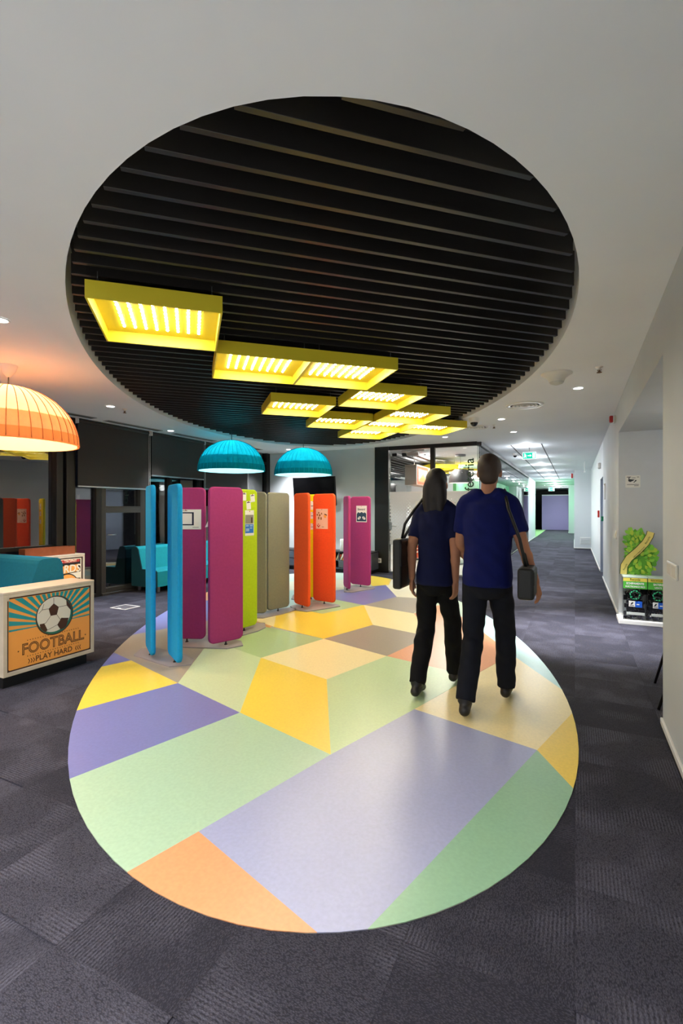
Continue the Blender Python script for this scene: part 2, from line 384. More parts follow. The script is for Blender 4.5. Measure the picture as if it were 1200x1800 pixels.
# --- ceiling with the oval opening
bm = bmesh.new(); ed = []
for loop in ([(-7.2, YN - .2), (2.6, YN - .2), (2.6, 46), (-7.2, 46)], CEIL_OVAL):
    vs = [bm.verts.new((x, y, ZC)) for x, y in loop]
    ed += [bm.edges.new((vs[i2], vs[(i2 + 1) % len(vs)])) for i2 in range(len(vs))]
bmesh.ops.triangle_fill(bm, use_beauty=True, use_dissolve=False, edges=ed)
me = bpy.data.meshes.new('ceiling'); bm.to_mesh(me); bm.free(); me.materials.append(white)
ceiling = link('ceiling', me, kind='structure')
MB().loft([[(x, y, ZC) for x, y in CEIL_OVAL], [(x, y, ZC + .5) for x, y in CEIL_OVAL]], cap=False, smooth=True).build('opening_rim', white, ceiling)
bmx = [(x, y) for x, y in CEIL_OVAL]
MB().prism(bmx, ZC + .5, ZC + .52).build('void_lid', black, ceiling)
A = math.radians(43); CA, SA = math.cos(A), math.sin(A)
uv2 = lambda uu, vv: (uu * CA - vv * SA, uu * SA + vv * CA)
inner = oval(*CE, n=240, grow=-.035)
iu = [(x * CA + y * SA, -x * SA + y * CA) for x, y in inner]
vmin, vmax = min(x[1] for x in iu), max(x[1] for x in iu)
vv = 1.578
while vv - .152 > vmin: vv -= .152
while vv < vmax:
    xs = []
    for q1 in range(len(iu)):
        (u1, v1), (u2, v2) = iu[q1], iu[(q1 + 1) % len(iu)]
        if (v1 - vv) * (v2 - vv) < 0: xs.append(u1 + (u2 - u1) * (vv - v1) / (v2 - v1))
    if len(xs) == 2 and abs(xs[0] - xs[1]) > .2:
        um = (xs[0] + xs[1]) / 2; x, y = uv2(um, vv)
        MB().box((0, 0, .06), (abs(xs[0] - xs[1]), .028, .12), bev=.0015).build('slat', slat_m, ceiling, None, (x, y, ZC + .03), A)
    vv += .152
# --- walls
def wall(name, x0, x1, y0, y1, z0, z1, m): return MB().b2(x0, x1, y0, y1, z0, z1).build(name, m, kind='structure')
wall('wall_back', -7.1, -4.02, YB, YB + .15, 0, ZC, wall_gray)
wall('wall_front', -7.2, 2.6, YN - .2, YN, 0, ZC, white)
wall('floor_bounce_behind_viewer', -6.8, XR - .02, YN, .45, 0, .004, mat('grey_bounce_floor', '7c7e82', .5))  # unseen floor strip added to bounce light up to the ceiling
wr = wall('wall_right', XR, XR + .2, YN, 3.7, 0, ZC, wall_gray)
wall('wall_right_header', XR, XR + .2, 3.7, 7.35, 2.4, ZC, wall_gray)
wall('wall_niche_far', XR, 2.3, 7.2, 7.35, 0, 2.4, wall_dark)
wall('wall_niche_right', 2.15, 2.3, 3.5, 7.2, 0, 2.4, wall_dark)
wall('wall_niche_near', XR + .2, 2.3, 3.5, 3.7, 0, 2.4, wall_dark)
wall('ceiling_niche', XR + .001, 2.3, 3.7, 7.2, 2.396, 2.45, wall_dark)
wall('wall_right_middle', XR, XR + .2, 7.35, 11.0, 0, ZC, wall_gray)
wall('wall_right_door_head', XR, XR + .2, 11.0, 12.2, 2.06, ZC, corr_white)
wall('wall_right_far', XR, XR + .2, 12.2, 18.9, 0, ZC, corr_white)
blk = wall('wall_right_block', -.02, XR + .2, 18.9, 24.0, 0, ZC, corr_white)
wall('wall_right_green', .12, .3, 24.0, 31.0, 0, ZC, mat('mint_green_paint', '79d9a0', .5))
wall('wall_right_pier', -.33, .3, 31.0, 35.6, 0, ZC, corr_white)
wall('wall_left_pier', XW - .5, XW, 21.75, 25.7, 0, ZC, corr_white)
wall('wall_left_far', XW - .9, XW - .8, 25.7, YE, 0, ZC, black)
wall('wall_end', -2.7, .6, 40.2, 40.4, 0, ZC, black)
pe = MB().b2(-2.03, -.3, 35.75, 35.85, 0, 2.32)
pe.build('wall_end_purple', mat('lilac_panel', '9b8cc0', .5), kind='structure')
wall('trim_end_purple', -2.03, -.3, 35.70, 35.75, 2.32, 2.38, white)
wall('floor_green', XW - .8, XW, 25.7, 35.7, -.01, .004, mat('green_vinyl_strip', '8fbf7f', .5))
for nm, x0, x1, y0, y1 in (('baseboard_right_near', XR - .015, XR, YN, 3.7), ('baseboard_right_middle', XR - .015, XR, 7.35, 11.0), ('baseboard_right_far', XR - .015, XR, 12.2, 18.9),
                           ('baseboard_niche', XR, 2.15, 7.185, 7.2), ('baseboard_block', -.02, XR, 18.88, 18.9), ('baseboard_block_side', -.035, -.02, 18.9, 24), ('baseboard_pier', XW, XW + .015, 21.75, 25.7), ('baseboard_pier_right', -.345, -.33, 31, 35.6)):
    MB().b2(x0, x1, y0, y1, .02, .06, bev=.003).build(nm, offwhite, kind='structure')
    MB().b2(x0 + .002, x1 - .002 if x1 - x0 < .1 else x1, y0, y1, 0, .02).build('trim_skirting_gap', black, kind='structure')
MB().b2(-4.62, -4.02, YB - .015, YB, .02, .08).build('baseboard_back', mat('pale_skirting', 'c9c9cc', .5), kind='structure')
MB().b2(-4.62, -4.02, YB - .012, YB, 0, .02).build('trim_back_gap', black, kind='structure')
# ceiling light-track slots in the corridor
for x in (-1.243, -.636): MB().b2(x - .012, x + .012, 11.0, 24.0, ZC - .002, ZC + .01).build('trim_ceiling_slot', black, kind='structure')
# --- window wall (night outside)
def win(name, y0, y1, z0, parts, gl=True, m=frame_m):
    wn = bpy.data.objects.new(name, None); COL.objects.link(wn); wn['kind'] = 'structure'
    for nm, bx in parts: MB().b2(*bx, bev=.004).build(nm, m, wn)
    if gl: MB().b2(X0 - .03, X0 - .018, y0, y1, z0, ZC).build('pane', night_glass, wn)
    return wn
d0, d1 = X0 - .06, X0 + .05
win('window_1', YN, 4.58, .05, [('post', (d0, d1 + .03, 4.56, 4.66, 0, ZC)), ('post', (d0, d1 + .05, 4.70, 4.84, 0, ZC)), ('rail', (d0, d1, YN, 4.56, .82, .875)), ('rail', (d0, d1, YN, 4.56, 0, .06)), ('post', (d0, d1, 1.6, 1.7, 0, ZC))])
win('window_2', 4.84, 5.24, .05, [('post', (d0, d1, 5.23, 5.33, 0, ZC)), ('rail', (d0, d1, 4.84, 5.23, 0, .06)), ('post', (d0, d1, 4.84, 4.88, 0, ZC))])
dr = win('door_1', 5.33, 6.2, .02, [('jamb', (d0, d1, 5.33, 5.41, 0, ZC)), ('jamb', (d0, d1, 6.1, 6.2, 0, ZC)), ('transom', (d0, d1, 5.41, 6.1, 1.34, 1.42)), ('threshold', (d0, d1 + .02, 5.33, 6.2, 0, .04)),
                                         ('top_rail', (d0, d1, 5.41, 6.1, 1.42, 1.45)), ('bottom_rail', (d0, d1, 5.41, 6.1, .04, .12))], m=frame2_m)
hb = MB(); hb.cyl((X0 + .05, 5.45, .98), (X0 + .1, 5.45, .98), .012); hb.cyl((X0 + .1, 5.44, .98), (X0 + .1, 5.56, .98), .01); hb.build('handle', alu, dr)
win('window_3', 6.2, 7.62, .05, [('post', (d0, d1, 6.2, 6.28, 0, ZC)), ('post', (d0, d1, 7.58, 7.66, 0, ZC)), ('rail', (d0, d1, 6.28, 7.58, 0, .06)), ('post', (d0, d1, 6.78, 6.84, 0, ZC))])
win('window_4', 7.62, 10.1, .05, [('post', (d0, d1, 9.02, 9.1, 0, ZC)), ('rail', (d0, d1, 7.66, 10.1, 0, .06)), ('post', (d0, d1, 9.95, 10.1, 0, ZC)), ('rail', (d0, d1, 9.1, 9.95, 2.5, 2.56))])
blind_m = mat('charcoal_blind_fabric', '312e2c', .8, bump=.2, bs=500)
for y0, y1, zb, lb in ((4.85, 6.2, 1.735, 'dark roller blind lowered over the black door, nearest the orange lamp'), (6.262, 7.61, 1.985, 'dark roller blind pulled up a little higher, middle of the three'),
                       (7.63, 9.05, 1.8, 'dark roller blind behind the nearer blue lamp, next to the corner window')):
    t_ = thing('roller_blind', lb, 'blind', (X0 + .14, (y0 + y1) / 2, zb), 0, 'roller blinds on the window wall'); hw = (y1 - y0) / 2
    MB().b2(-.002, .002, -hw, hw, .02, ZC - zb - .06).build('fabric', blind_m, t_)
    MB().b2(-.012, .012, -hw, hw, 0, .025, bev=.004).build('bottom_rail', alu, t_)
    MB().cyl((-.01, -hw, ZC - zb - .04), (-.01, hw, ZC - zb - .04), .03, n=16).build('roller', blind_m, t_)
    for sg in (-1, 1): MB().b2(-.04, .03, sg * (hw + .006) - .005, sg * (hw + .006) + .005, ZC - zb - .08, ZC - zb).build('bracket', offwhite, t_)
    ch = MB(); yy = hw + .0045
    for dx in (0, .03): ch.cyl((dx, yy, ZC - zb - .05), (dx, yy, .95 - zb), .003, n=6)
    ch.build('bead_chain', offwhite, t_)
# outside: dark balcony slab and parapet beyond the glass
wall('ground_outside', -12, X0 - .1, -6, 14, -.3, -.05, mat('dark_terrace', '141518', .8))
# ================================================================== CAFETERIA FRONT
cf = bpy.data.objects.new('door_2', None); COL.objects.link(cf); cf['kind'] = 'structure'
MB().b2(-4.02, -3.70, YB - .06, YB + .1, 0, ZC).build('side_panel', frame_m, cf)
MB().b2(-3.70, -1.80, YB - .04, YB + .06, 2.70, ZC).build('head_rail', frame_m, cf)
MB().b2(-2.765, -2.675, YB - .04, YB + .06, 0, 2.70).build('mullion', frame_m, cf)
MB().b2(-2.675, -1.76, YB - .02, YB + .03, 0, .03).build('bottom_rail', alu, cf)
gd = MB().b2(-3.695, -2.77, YB - .006, YB + .006, .03, 2.68).build('glass_leaf', clear_glass, cf)
MB().b2(-3.695, -2.77, YB - .02, YB + .02, .0, .035).build('bottom_patch', alu, gd)
hd = MB(); hd.cyl((-3.66, YB - .01, 1.03), (-3.66, YB - .06, 1.03), .012); hd.cyl((-3.67, YB - .06, 1.03), (-3.5, YB - .06, 1.03), .011); hd.box((-3.66, YB - .012, 1.03), (.06, .012, .16), bev=.003)
hd.build('handle', alu, gd)
cl = MB(); cl.box((-3.14, YB - .06, 2.585), (.26, .06, .07), bev=.006); cl.box((-3.14, YB - .06, 2.66), (.50, .05, .028), bev=.004); cl.cyl((-3.2, YB - .06, 2.62), (-3.05, YB - .06, 2.65), .01)
cl.build('door_closer', alu, gd)
gf = MB().b2(-2.675, -1.775, YB - .006, YB + .006, .03, 2.70).build('fixed_pane', clear_glass, cf)
film_f = film_mat('lattice_film_front', 'e6e2df', .075, .55, 1.72, 0)
MB().b2(-3.69, -2.77, YB + .008, YB + .0095, .62, 1.78).build('lattice_film', film_f, gd)
MB().b2(-2.675, -1.83, YB + .008, YB + .0095, .62, 1.78).build('lattice_film', film_f, gf)
text('lettering', 'cafeteria', .26, mat('dark_green_lettering', '0f3b26', .5), gf, (-1.865, YB - .008, 1.55), (0, 0, 1), (-1, 0, 0), .001, 'LEFT', .003)
sk = thing('wall_socket', 'white socket low on the dark panel beside the glass door', 'socket', (-3.91, YB - .061, .26))
MB().box((0, -.006, 0), (.1, .012, .1), bev=.004).build('plate', offwhite, sk); MB().cyl((0, -.012, 0), (0, -.014, 0), .03, n=20).build('outlet', mat('socket_gray', '8d8d8d', .5), sk)
# corridor glazing
cg = bpy.data.objects.new('window_6', None); COL.objects.link(cg); cg['kind'] = 'structure'
ys = [YB + .02, 12.2, 14.4, 16.8, 19.2, 21.74]
film_c = mat('frosted_film', 'e3e8e6', .6)
for y0, y1 in zip(ys, ys[1:]):
    pn = MB().b2(XW - .006, XW + .006, y0 + .004, y1 - .004, .04, 2.7).build('pane', clear_glass, cg)
fr = film_mat('frost_film_corridor', 'dfe6e4', .09, .6, 2.3, 1)
MB().b2(XW - .0095, XW - .008, YB + .1, 21.7, .75, 1.95).build('lattice_film', fr, cg)
MB().b2(XW - .05, XW + .04, YB + .05, 21.74, 2.7, ZC, bev=.004).build('head_rail', frame2_m, cg)
MB().b2(XW - .03, XW + .03, YB, 21.74, 0, .035, bev=.003).build('bottom_rail', frame2_m, cg)
MB().b2(XW - .03, XW + .02, YB - .02, YB + .03, 0, 2.72).build('corner_joint', clear_glass, cg)
# cafeteria room shell
wall('wall_cafe_left', -8.2, -8.0, YB + .15, 22, 0, ZC, white); wall('wall_cafe_end', -8.2, XW - .02, 22, 22.2, 0, ZC, white)
wall('floor_cafe', -8.2, XW - .02, YB + .1, 22, -.01, .004, mat('cafe_pale_floor', 'cfc8bf', .35))
# ================================================================== CEILING LAMPS
yel = mat('yellow_lacquer', 'e6d236', .4, spec=.4)
led_m = mat('led_emitter', 'fff3d8', .3, em=85)
wire_m = mat('steel_wire', '6d6d6d', .4, metal=.7)
LEDS = [(-.6, 3.17, 'yellow LED panel hanging alone at the front of the slatted oval, beside the orange lamp'),
        (.19, 3.99, 'left of the two yellow LED panels joined edge to edge'),
        (.98, 3.99, 'right of the two yellow LED panels joined edge to edge'),
        (1.70, 4.83, 'yellow LED panel touching the far right corner of the joined pair'),
        (.88, 5.60, 'yellow LED panel hanging above the right blue lamp, left end of its zigzag'),
        (2.49, 5.69, 'yellow LED panel one step behind the one at the joined pair\'s corner'),
        (1.67, 6.42, 'yellow LED panel touching the back corner of the one above the blue lamp'),
        (2.47, 6.48, 'yellow LED panel in the middle of the rear cluster, touched on all sides'),
        (3.26, 6.53, 'rightmost yellow LED panel, its corner ending near the glass door'),
        (2.44, 7.29, 'rearmost yellow LED panel at the bottom edge of the cluster')]
W_, H_, ZB_, TH_ = .79, .107, 2.65, .012
mbf = MB()
for sx, sy in ((1, 0), (-1, 0), (0, 1), (0, -1)):
    if sx: mbf.b2(sx * W_ / 2 - (TH_ if sx > 0 else 0), sx * W_ / 2 + (0 if sx > 0 else TH_), -W_ / 2, W_ / 2, 0, H_)
    else: mbf.b2(-W_ / 2 + TH_, W_ / 2 - TH_, sy * W_ / 2 - (TH_ if sy > 0 else 0), sy * W_ / 2 + (0 if sy > 0 else TH_), 0, H_)
me_frame = mbf.mesh('frame', yel)
me_plate = MB().b2(-W_ / 2 + TH_, W_ / 2 - TH_, -W_ / 2 + TH_, W_ / 2 - TH_, H_ - .025, H_ - .015).mesh('reflector_plate', yel)
ml = MB()
for i in range(8):
    for jx in range(9): ml.ball(((i - 3.5) * .074, (jx - 4) * .063, H_ - .029), .0092, (1, 1, .8), n=8)
me_leds = ml.mesh('led_array', led_m)
mw_ = MB(); mw_.cyl((0, 0, H_ - .01), (0, 0, H_ + .02), .009, .004, n=8); mw_.cyl((0, 0, H_ + .02), (0, 0, ZC + .04 - ZB_), .0025, n=6)
me_wire = mw_.mesh('suspension_wire', wire_m)
for uu, vv, lb in LEDS:
    x, y = uv2(uu + W_ / 2, vv + W_ / 2)
    t_ = thing('led_panel', lb, 'ceiling lamp', (x, y, ZB_), A, 'yellow LED panels under the slats')
    for nm, me in (('frame', me_frame), ('reflector_plate', me_plate)): link(nm, me, t_)
    link('led_array', me_leds, t_, 'stuff')
    for sx in (-1, 1):
        for sy in (-1, 1): link('suspension_wire', me_wire, t_, None, (sx * .33, sy * (W_ / 2 - .02), 0))
    lamp('AREA', 'led_light', (0, 0, H_ - .045), P_LED, (1, .97, .9), .5, parent=t_)
def pendant(lb, loc, R, m_top, m_band, m_in, m_seam, m_bulb, col, power, top):
    t_ = thing('dome_pendant', lb, 'pendant lamp', loc)
    rib = lambda a: .016 * abs(math.cos(20 * a)) - .012
    H = R * .93
    def pr(k0, k1, n): return [(R * math.cos(math.pi / 2 * k) ** .92 if k < 1 else .03, H * math.sin(math.pi / 2 * k)) for k in (k0 + (k1 - k0) * i / n for i in range(n + 1))]
    MB().lathe(pr(.12, .985, 14), n=176, mod=rib).build('shade', m_top, t_)
    MB().lathe(pr(0, .12, 3), n=176, mod=rib).build('rim_band', m_band, t_)
    def prs(k0, k1, n, dr): return [(r_ + dr, z_) for r_, z_ in pr(k0, k1, n)]
    MB().lathe(prs(0, .3, 5, -.022), n=88).build('lit_inner_band', m_in, t_)  # pale inner band added; its colour stands for the lit inside of the shade
    sm_ = MB(); sm_.tube([(r_ + .002, 0, z_) for r_, z_ in pr(.015, .93, 12)], .0035, 5); seam = sm_.mesh('seam_rib', m_seam)
    for q_ in range(40): link('seam_rib', seam, t_, None, None, 2 * math.pi * (q_ + .5) / 40)
    cd_ = MB(); cd_.cyl((0, 0, H - .01), (0, 0, top - loc[2] - .02), .007, n=8); cd_.build('cord', mat('lamp_cord', '4b4b4b', .5), t_)
    if top < 2.9: MB().lathe([(.075, 0), (.074, -.01), (.06, -.06), (.02, -.11), (.008, -.115)], (0, 0, top - loc[2]), 24).build('ceiling_cup', offwhite, t_)
    bl = MB(); bl.ball((0, 0, H - .24), .05, n=16); bl.build('bulb', m_bulb, t_)
    MB().cyl((0, 0, H - .2), (0, 0, H - .02), .025, n=12).build('lamp_holder', black, t_)
    lamp('POINT', 'bulb_light', (0, 0, H - .26), power, col, .07, parent=t_)
p3 = on_x(15, 785, -1).copy()
def at_Z(px, py, Z): x, y = wxy((px - 600) / F * Z, Z); return (x, y, HC - Z * (py - HOR) / F)
pendant('big orange ribbed dome lamp glowing over the lounge, at the picture edge', at_Z(15, 781, 4.64), .60, shade_mat('orange_paper', 'f4be96', .5, .1), shade_mat('orange_paper_band', 'ea9c66', .42, .06), shade_mat('orange_lit_inside', 'fbe0b4', .4, .05), shade_mat('orange_seam', 'e0a070', .45, .05),
        mat('warm_bulb', 'ffd9a0', .3, em=30), (1, .75, .5), P_ORANGE, ZC)
blue_s = shade_mat('blue_seam', '17a6b8', .5, .05)
blue_i = shade_mat('blue_lit_inside', 'a6e6f0', .3, .05)  # pale cyan carries the lit look of the blue shades' inside
blue_t, blue_b = shade_mat('blue_felt', '0f9aa8', .4, .3, 14), shade_mat('blue_felt_band', '0c7c86', .25, .1)
pendant('nearer and bigger-looking blue ribbed dome lamp in front of the roller blinds', at_Z(407, 828, 8.75), .595, blue_t, blue_b, blue_i, blue_s, mat('cool_bulb', 'dff6ff', .3, em=20), (.78, .95, 1), P_BLUE, ZC + .5)
pendant('blue ribbed dome lamp in front of the television on the grey wall', at_Z(533, 835, 9.6), .575, blue_t, blue_b, blue_i, blue_s, mat('cool_bulb', 'dff6ff', .3, em=20), (.78, .95, 1), P_BLUE, ZC + .5)
def downlight(lb, x, y, r, m, power, col, spot=1.15, grp='recessed downlights'):
    t_ = thing('downlight', lb, 'downlight', (x, y, ZC), 0, grp)
    MB().lathe([(r * 1.25, -.001), (r * 1.22, -.006), (r, -.006), (r, -.002)], n=28).build('trim_ring', offwhite, t_)
    MB().lathe([(0, -.003), (r, -.003)], n=28).build('lens', m, t_)
    lamp('SPOT', 'spot', (0, 0, -.02), power, col, .05, spot, 1., t_)
for lb, px, py, kp, sa in (('downlight in the white ceiling above the orange lamp, cut by the picture edge', 0, 562, .12, 1.3), ('downlight beside a sprinkler above the first roller blind', 194, 714, .7, 1.2), ('small downlight above the middle roller blind', 300, 757, .18, 1.2),
                   ('downlight near the flared ceiling speaker', 1016, 682, 1.7, 1.0), ('downlight just beyond the round air vent', 881, 736.5, .16, 1.3), ('smallest downlight, over the start of the corridor', 902.5, 759, .6, 1.3), ('downlight half hidden behind the rightmost yellow panel', 782, 768, .15, 1.4),
                   ('downlight on the ceiling edge behind the right blue lamp', 507, 790, .75, 2.0)):
    v = G(px, py, ZC); downlight(lb, v.x, v.y, .05, lens_m, P_DOWN * kp, (.93, .95, 1), sa)
for x, y in ((-5.4, -2.2), (-3.4, -2.2), (-1.4, -2.2), (-5.4, -.6), (-3.4, -.6), (-1.4, -.6), (-.2, -1.4)):  # unseen fill lamps added to lift the ceiling and the near carpet
    downlight('added unseen fill downlight behind the viewer, %s row, %s' % ('back' if y < -2 else 'front', {-5.4: 'by the windows', -3.4: 'in the middle', -1.4: 'toward the right wall', -.2: 'next to the right wall'}[x]), x, y, .05, lens_m, P_BACK_FILL * (3.2 if y > -2 else .6), (1, .97, .93), 2.6, 'added fill downlights behind the viewer')
lamp('POINT', 'niche_fill', (1.45, 5.5, 2.25), 16, (.95, .97, 1), .1, parent=None)  # fill light added to brighten the dark niche and its bins
t_ = thing('downlight', 'added unseen fill lamp under the niche ceiling behind the near wall', 'downlight', (1.45, 5.5, 2.396), 0, 'recessed downlights')  # fixture for the added niche fill, out of view
MB().lathe([(.09, 0), (.09, -.03), (.08, -.04), (0, -.04)], n=24).build('opal_cover', lens_m, t_); MB().lathe([(.1, 0), (.1, -.012), (.09, -.012)], n=24).build('trim_ring', offwhite, t_)
nth = ['nearest big round corridor light, just above the exit sign', 'big round corridor light hidden behind the exit sign', 'third big round corridor light', 'fourth big round corridor light', 'fifth big round corridor light',
       'sixth big round corridor light', 'seventh corridor light, over the white left pier', 'eighth corridor light', 'ninth corridor light', 'tenth corridor light, near the lilac end wall']
for kx in range(10):
    downlight(nth[kx] + (' counted from the lobby' if 1 < kx < 6 or kx in (7, 8) else ''), -.965, 11.27 + 2.46 * kx, .115, lens_c, P_CORR if kx < 6 else P_CORR * 1.3, (.86, .93, 1) if kx < 6 else (.82, 1, .93), 2.7, 'corridor lights')
    lamp('POINT', 'corridor_glow', (-.965, 11.27 + 2.46 * kx, ZC - .10), 24 if kx < 6 else 40, (.88, .94, 1) if kx < 6 else (.84, 1, .94), .02)
# ceiling furniture
v = G(978, 657, ZC); t_ = thing('ceiling_speaker', 'white flared speaker hanging under the ceiling beside the slatted oval', 'speaker', (v.x, v.y, ZC))
MB().lathe([(.15, 0), (.15, -.006), (.125, -.02), (.085, -.05), (.07, -.085)], n=32).build('flared_housing', offwhite, t_)
MB().lathe([(.07, -.085), (.06, -.10), (.02, -.115), (0, -.116)], n=32).build('nozzle', mat('speaker_gray', 'c8c8c4', .5), t_)
for lb, px, py in (('round white air vent with concentric rings in the ceiling, nearest the viewer', 922, 712), ('round air vent half hidden behind the yellow panels near the dome camera', 834, 751)):
    v = G(px, py, ZC); t_ = thing('round_vent', lb, 'vent', (v.x, v.y, ZC), 0, 'round ceiling vents')
    MB().lathe([(.24, 0), (.235, -.012), (.19, -.014), (.185, 0)], n=36).build('outer_ring', offwhite, t_)
    for rr in (.15, .105, .06): MB().lathe([(rr, .004), (rr + .012, -.018), (rr - .02, -.012), (rr - .028, .004)], n=36).build('inner_ring', offwhite, t_)
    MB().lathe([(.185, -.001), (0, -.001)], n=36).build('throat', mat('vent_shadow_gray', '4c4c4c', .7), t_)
def dome_cam(lb, px, py, sc):
    v = G(px, py, ZC); t_ = thing('dome_camera', lb, 'camera', (v.x, v.y, ZC))
    MB().lathe([(.07 * sc, 0), (.07 * sc, -.05 * sc), (.06 * sc, -.06 * sc), (0, -.06 * sc)], n=24).build('housing', offwhite, t_)
    MB().ball((0, 0, -.06 * sc), .05 * sc, n=16).build('dark_dome', blackgloss, t_)
dome_cam('dome camera beside the rearmost yellow panels and the round vent', 833, 735, 1.15); dome_cam('small dome camera left of the hanging exit sign', 905, 797, .9)
for lb, px, py in (('sprinkler head right of the flared ceiling speaker', 1053, 645), ('sprinkler head between the two nearest small downlights', 868, 747), ('sprinkler head above the first roller blind', 219, 719)):
    v = G(px, py, ZC); t_ = thing('sprinkler', lb, 'sprinkler', (v.x, v.y, ZC), 0, 'ceiling sprinklers')
    MB().lathe([(.035, 0), (.03, -.008), (.012, -.01), (.01, -.03)], n=16).build('escutcheon', offwhite, t_)
    sp = MB(); sp.cyl((0, 0, -.03), (0, 0, -.052), .007); sp.cyl((-.016, 0, -.026), (-.008, 0, -.052), .003, n=6); sp.cyl((.016, 0, -.026), (.008, 0, -.052), .003, n=6); sp.lathe([(.024, -.055), (.024, -.052), (0, -.052)], n=12)
    sp.build('sprinkler_head', mat('brass_head', '7a5a3c', .4, metal=.6), t_)
for y0, y1, lb in ((4.45, 4.98, 'slot air diffuser above the orange lamp, nearest the viewer'), (5.18, 6.28, 'slot air diffuser along the ceiling before the first blind'), (6.6, 7.7, 'slot air diffuser along the ceiling before the second blind'), (8.1, 9.3, 'farthest slot air diffuser, behind the nearer blue lamp')):
    t_ = thing('slot_diffuser', lb, 'vent', (-6.57, (y0 + y1) / 2, ZC), 0, 'slot diffusers by the windows'); hl = (y1 - y0) / 2
    MB().b2(-.07, .07, -hl, hl, -.006, 0, bev=.002).build('frame', mat('diffuser_gray', '9b9b99', .5), t_)
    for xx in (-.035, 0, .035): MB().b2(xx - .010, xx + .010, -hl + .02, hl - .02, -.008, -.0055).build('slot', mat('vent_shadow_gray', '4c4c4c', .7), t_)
# exit signs
def exit_sign(lb, x, y, z, w, h):
    t_ = thing('exit_sign', lb, 'sign', (x, y, z), TH * .0)
    MB().box((0, 0, 0), (w, .03, h), bev=.004).build('housing', mat('sign_white', 'f2fbf8', .4, em=1.2), t_)
    gn, wh = mat('sign_green', '15c9a8', .4, em=1.0), mat('sign_pictogram', 'ffffff', .4, em=1.6)
    m_ = MB(); O, U, V = (0, -.0152, 0), (1, 0, 0), (0, 0, 1)
    m_.slab(rrect(w * .93, h * .86, .008), O, U, V, .001); m_.build('green_face', gn, t_)
    m_ = MB(); O = (0, -.0165, 0); k = h
    m_.flat(circ(-.33 * w, .24 * k, .07 * k, 12), O, U, V)
    m_.flat([(-.38 * w, .12 * k), (-.27 * w, .16 * k), (-.25 * w, -.02 * k), (-.34 * w, -.04 * k)], O, U, V)
    m_.flat([(-.34 * w, -.04 * k), (-.25 * w, -.02 * k), (-.20 * w, -.28 * k), (-.25 * w, -.28 * k), (-.29 * w, -.08 * k)], O, U, V, .0003)
    m_.flat([(-.34 * w, -.04 * k), (-.28 * w, -.04 * k), (-.37 * w, -.3 * k), (-.43 * w, -.26 * k)], O, U, V, .0006)
    m_.flat([(-.27 * w, .16 * k), (-.19 * w, .02 * k), (-.22 * w, -.0 * k), (-.29 * w, .09 * k)], O, U, V, .0009)
    m_.flat([(-.12 * w, -.05 * k), (.06 * w, -.05 * k), (.06 * w, .05 * k), (-.12 * w, .05 * k)], O, U, V); m_.flat([(.06 * w, -.16 * k), (.16 * w, 0), (.06 * w, .16 * k)], O, U, V, .0003)
    m_.flat([(.24 * w, -.34 * k), (.42 * w, -.34 * k), (.42 * w, .34 * k), (.24 * w, .34 * k)], O, U, V)
    m_.build('pictogram', wh, t_)
    MB().cyl((0, 0, h / 2), (0, 0, ZC - z), .006, n=8).build('hanging_rod', alu, t_)
v = at_Z(930, 801, 10.3); exit_sign('green running-man exit sign hanging at the start of the corridor', v[0], v[1], v[2], .27, .15)
v = at_Z(969, 860, 26); exit_sign('small far exit sign hanging before the dark corridor end', v[0], v[1], v[2], .3, .2)
for lb, px, py, Z in (('white rod sensor hanging from the ceiling before the white corridor block', 1027, 827, 14), ('white rod sensor hanging over the left corridor pier', 957, 852, 27)):
    v = at_Z(px, py, Z); t_ = thing('hanging_sensor', lb, 'sensor', v); h_ = ZC - v[2]
    MB().cyl((0, 0, -.02), (0, 0, h_), .012, n=10).build('stem', mat('sensor_white', 'ffffff', .4), t_); MB().cyl((0, 0, -.06), (0, 0, -.02), .022, n=10).build('sensor_tip', mat('sensor_white', 'ffffff', .4), t_)
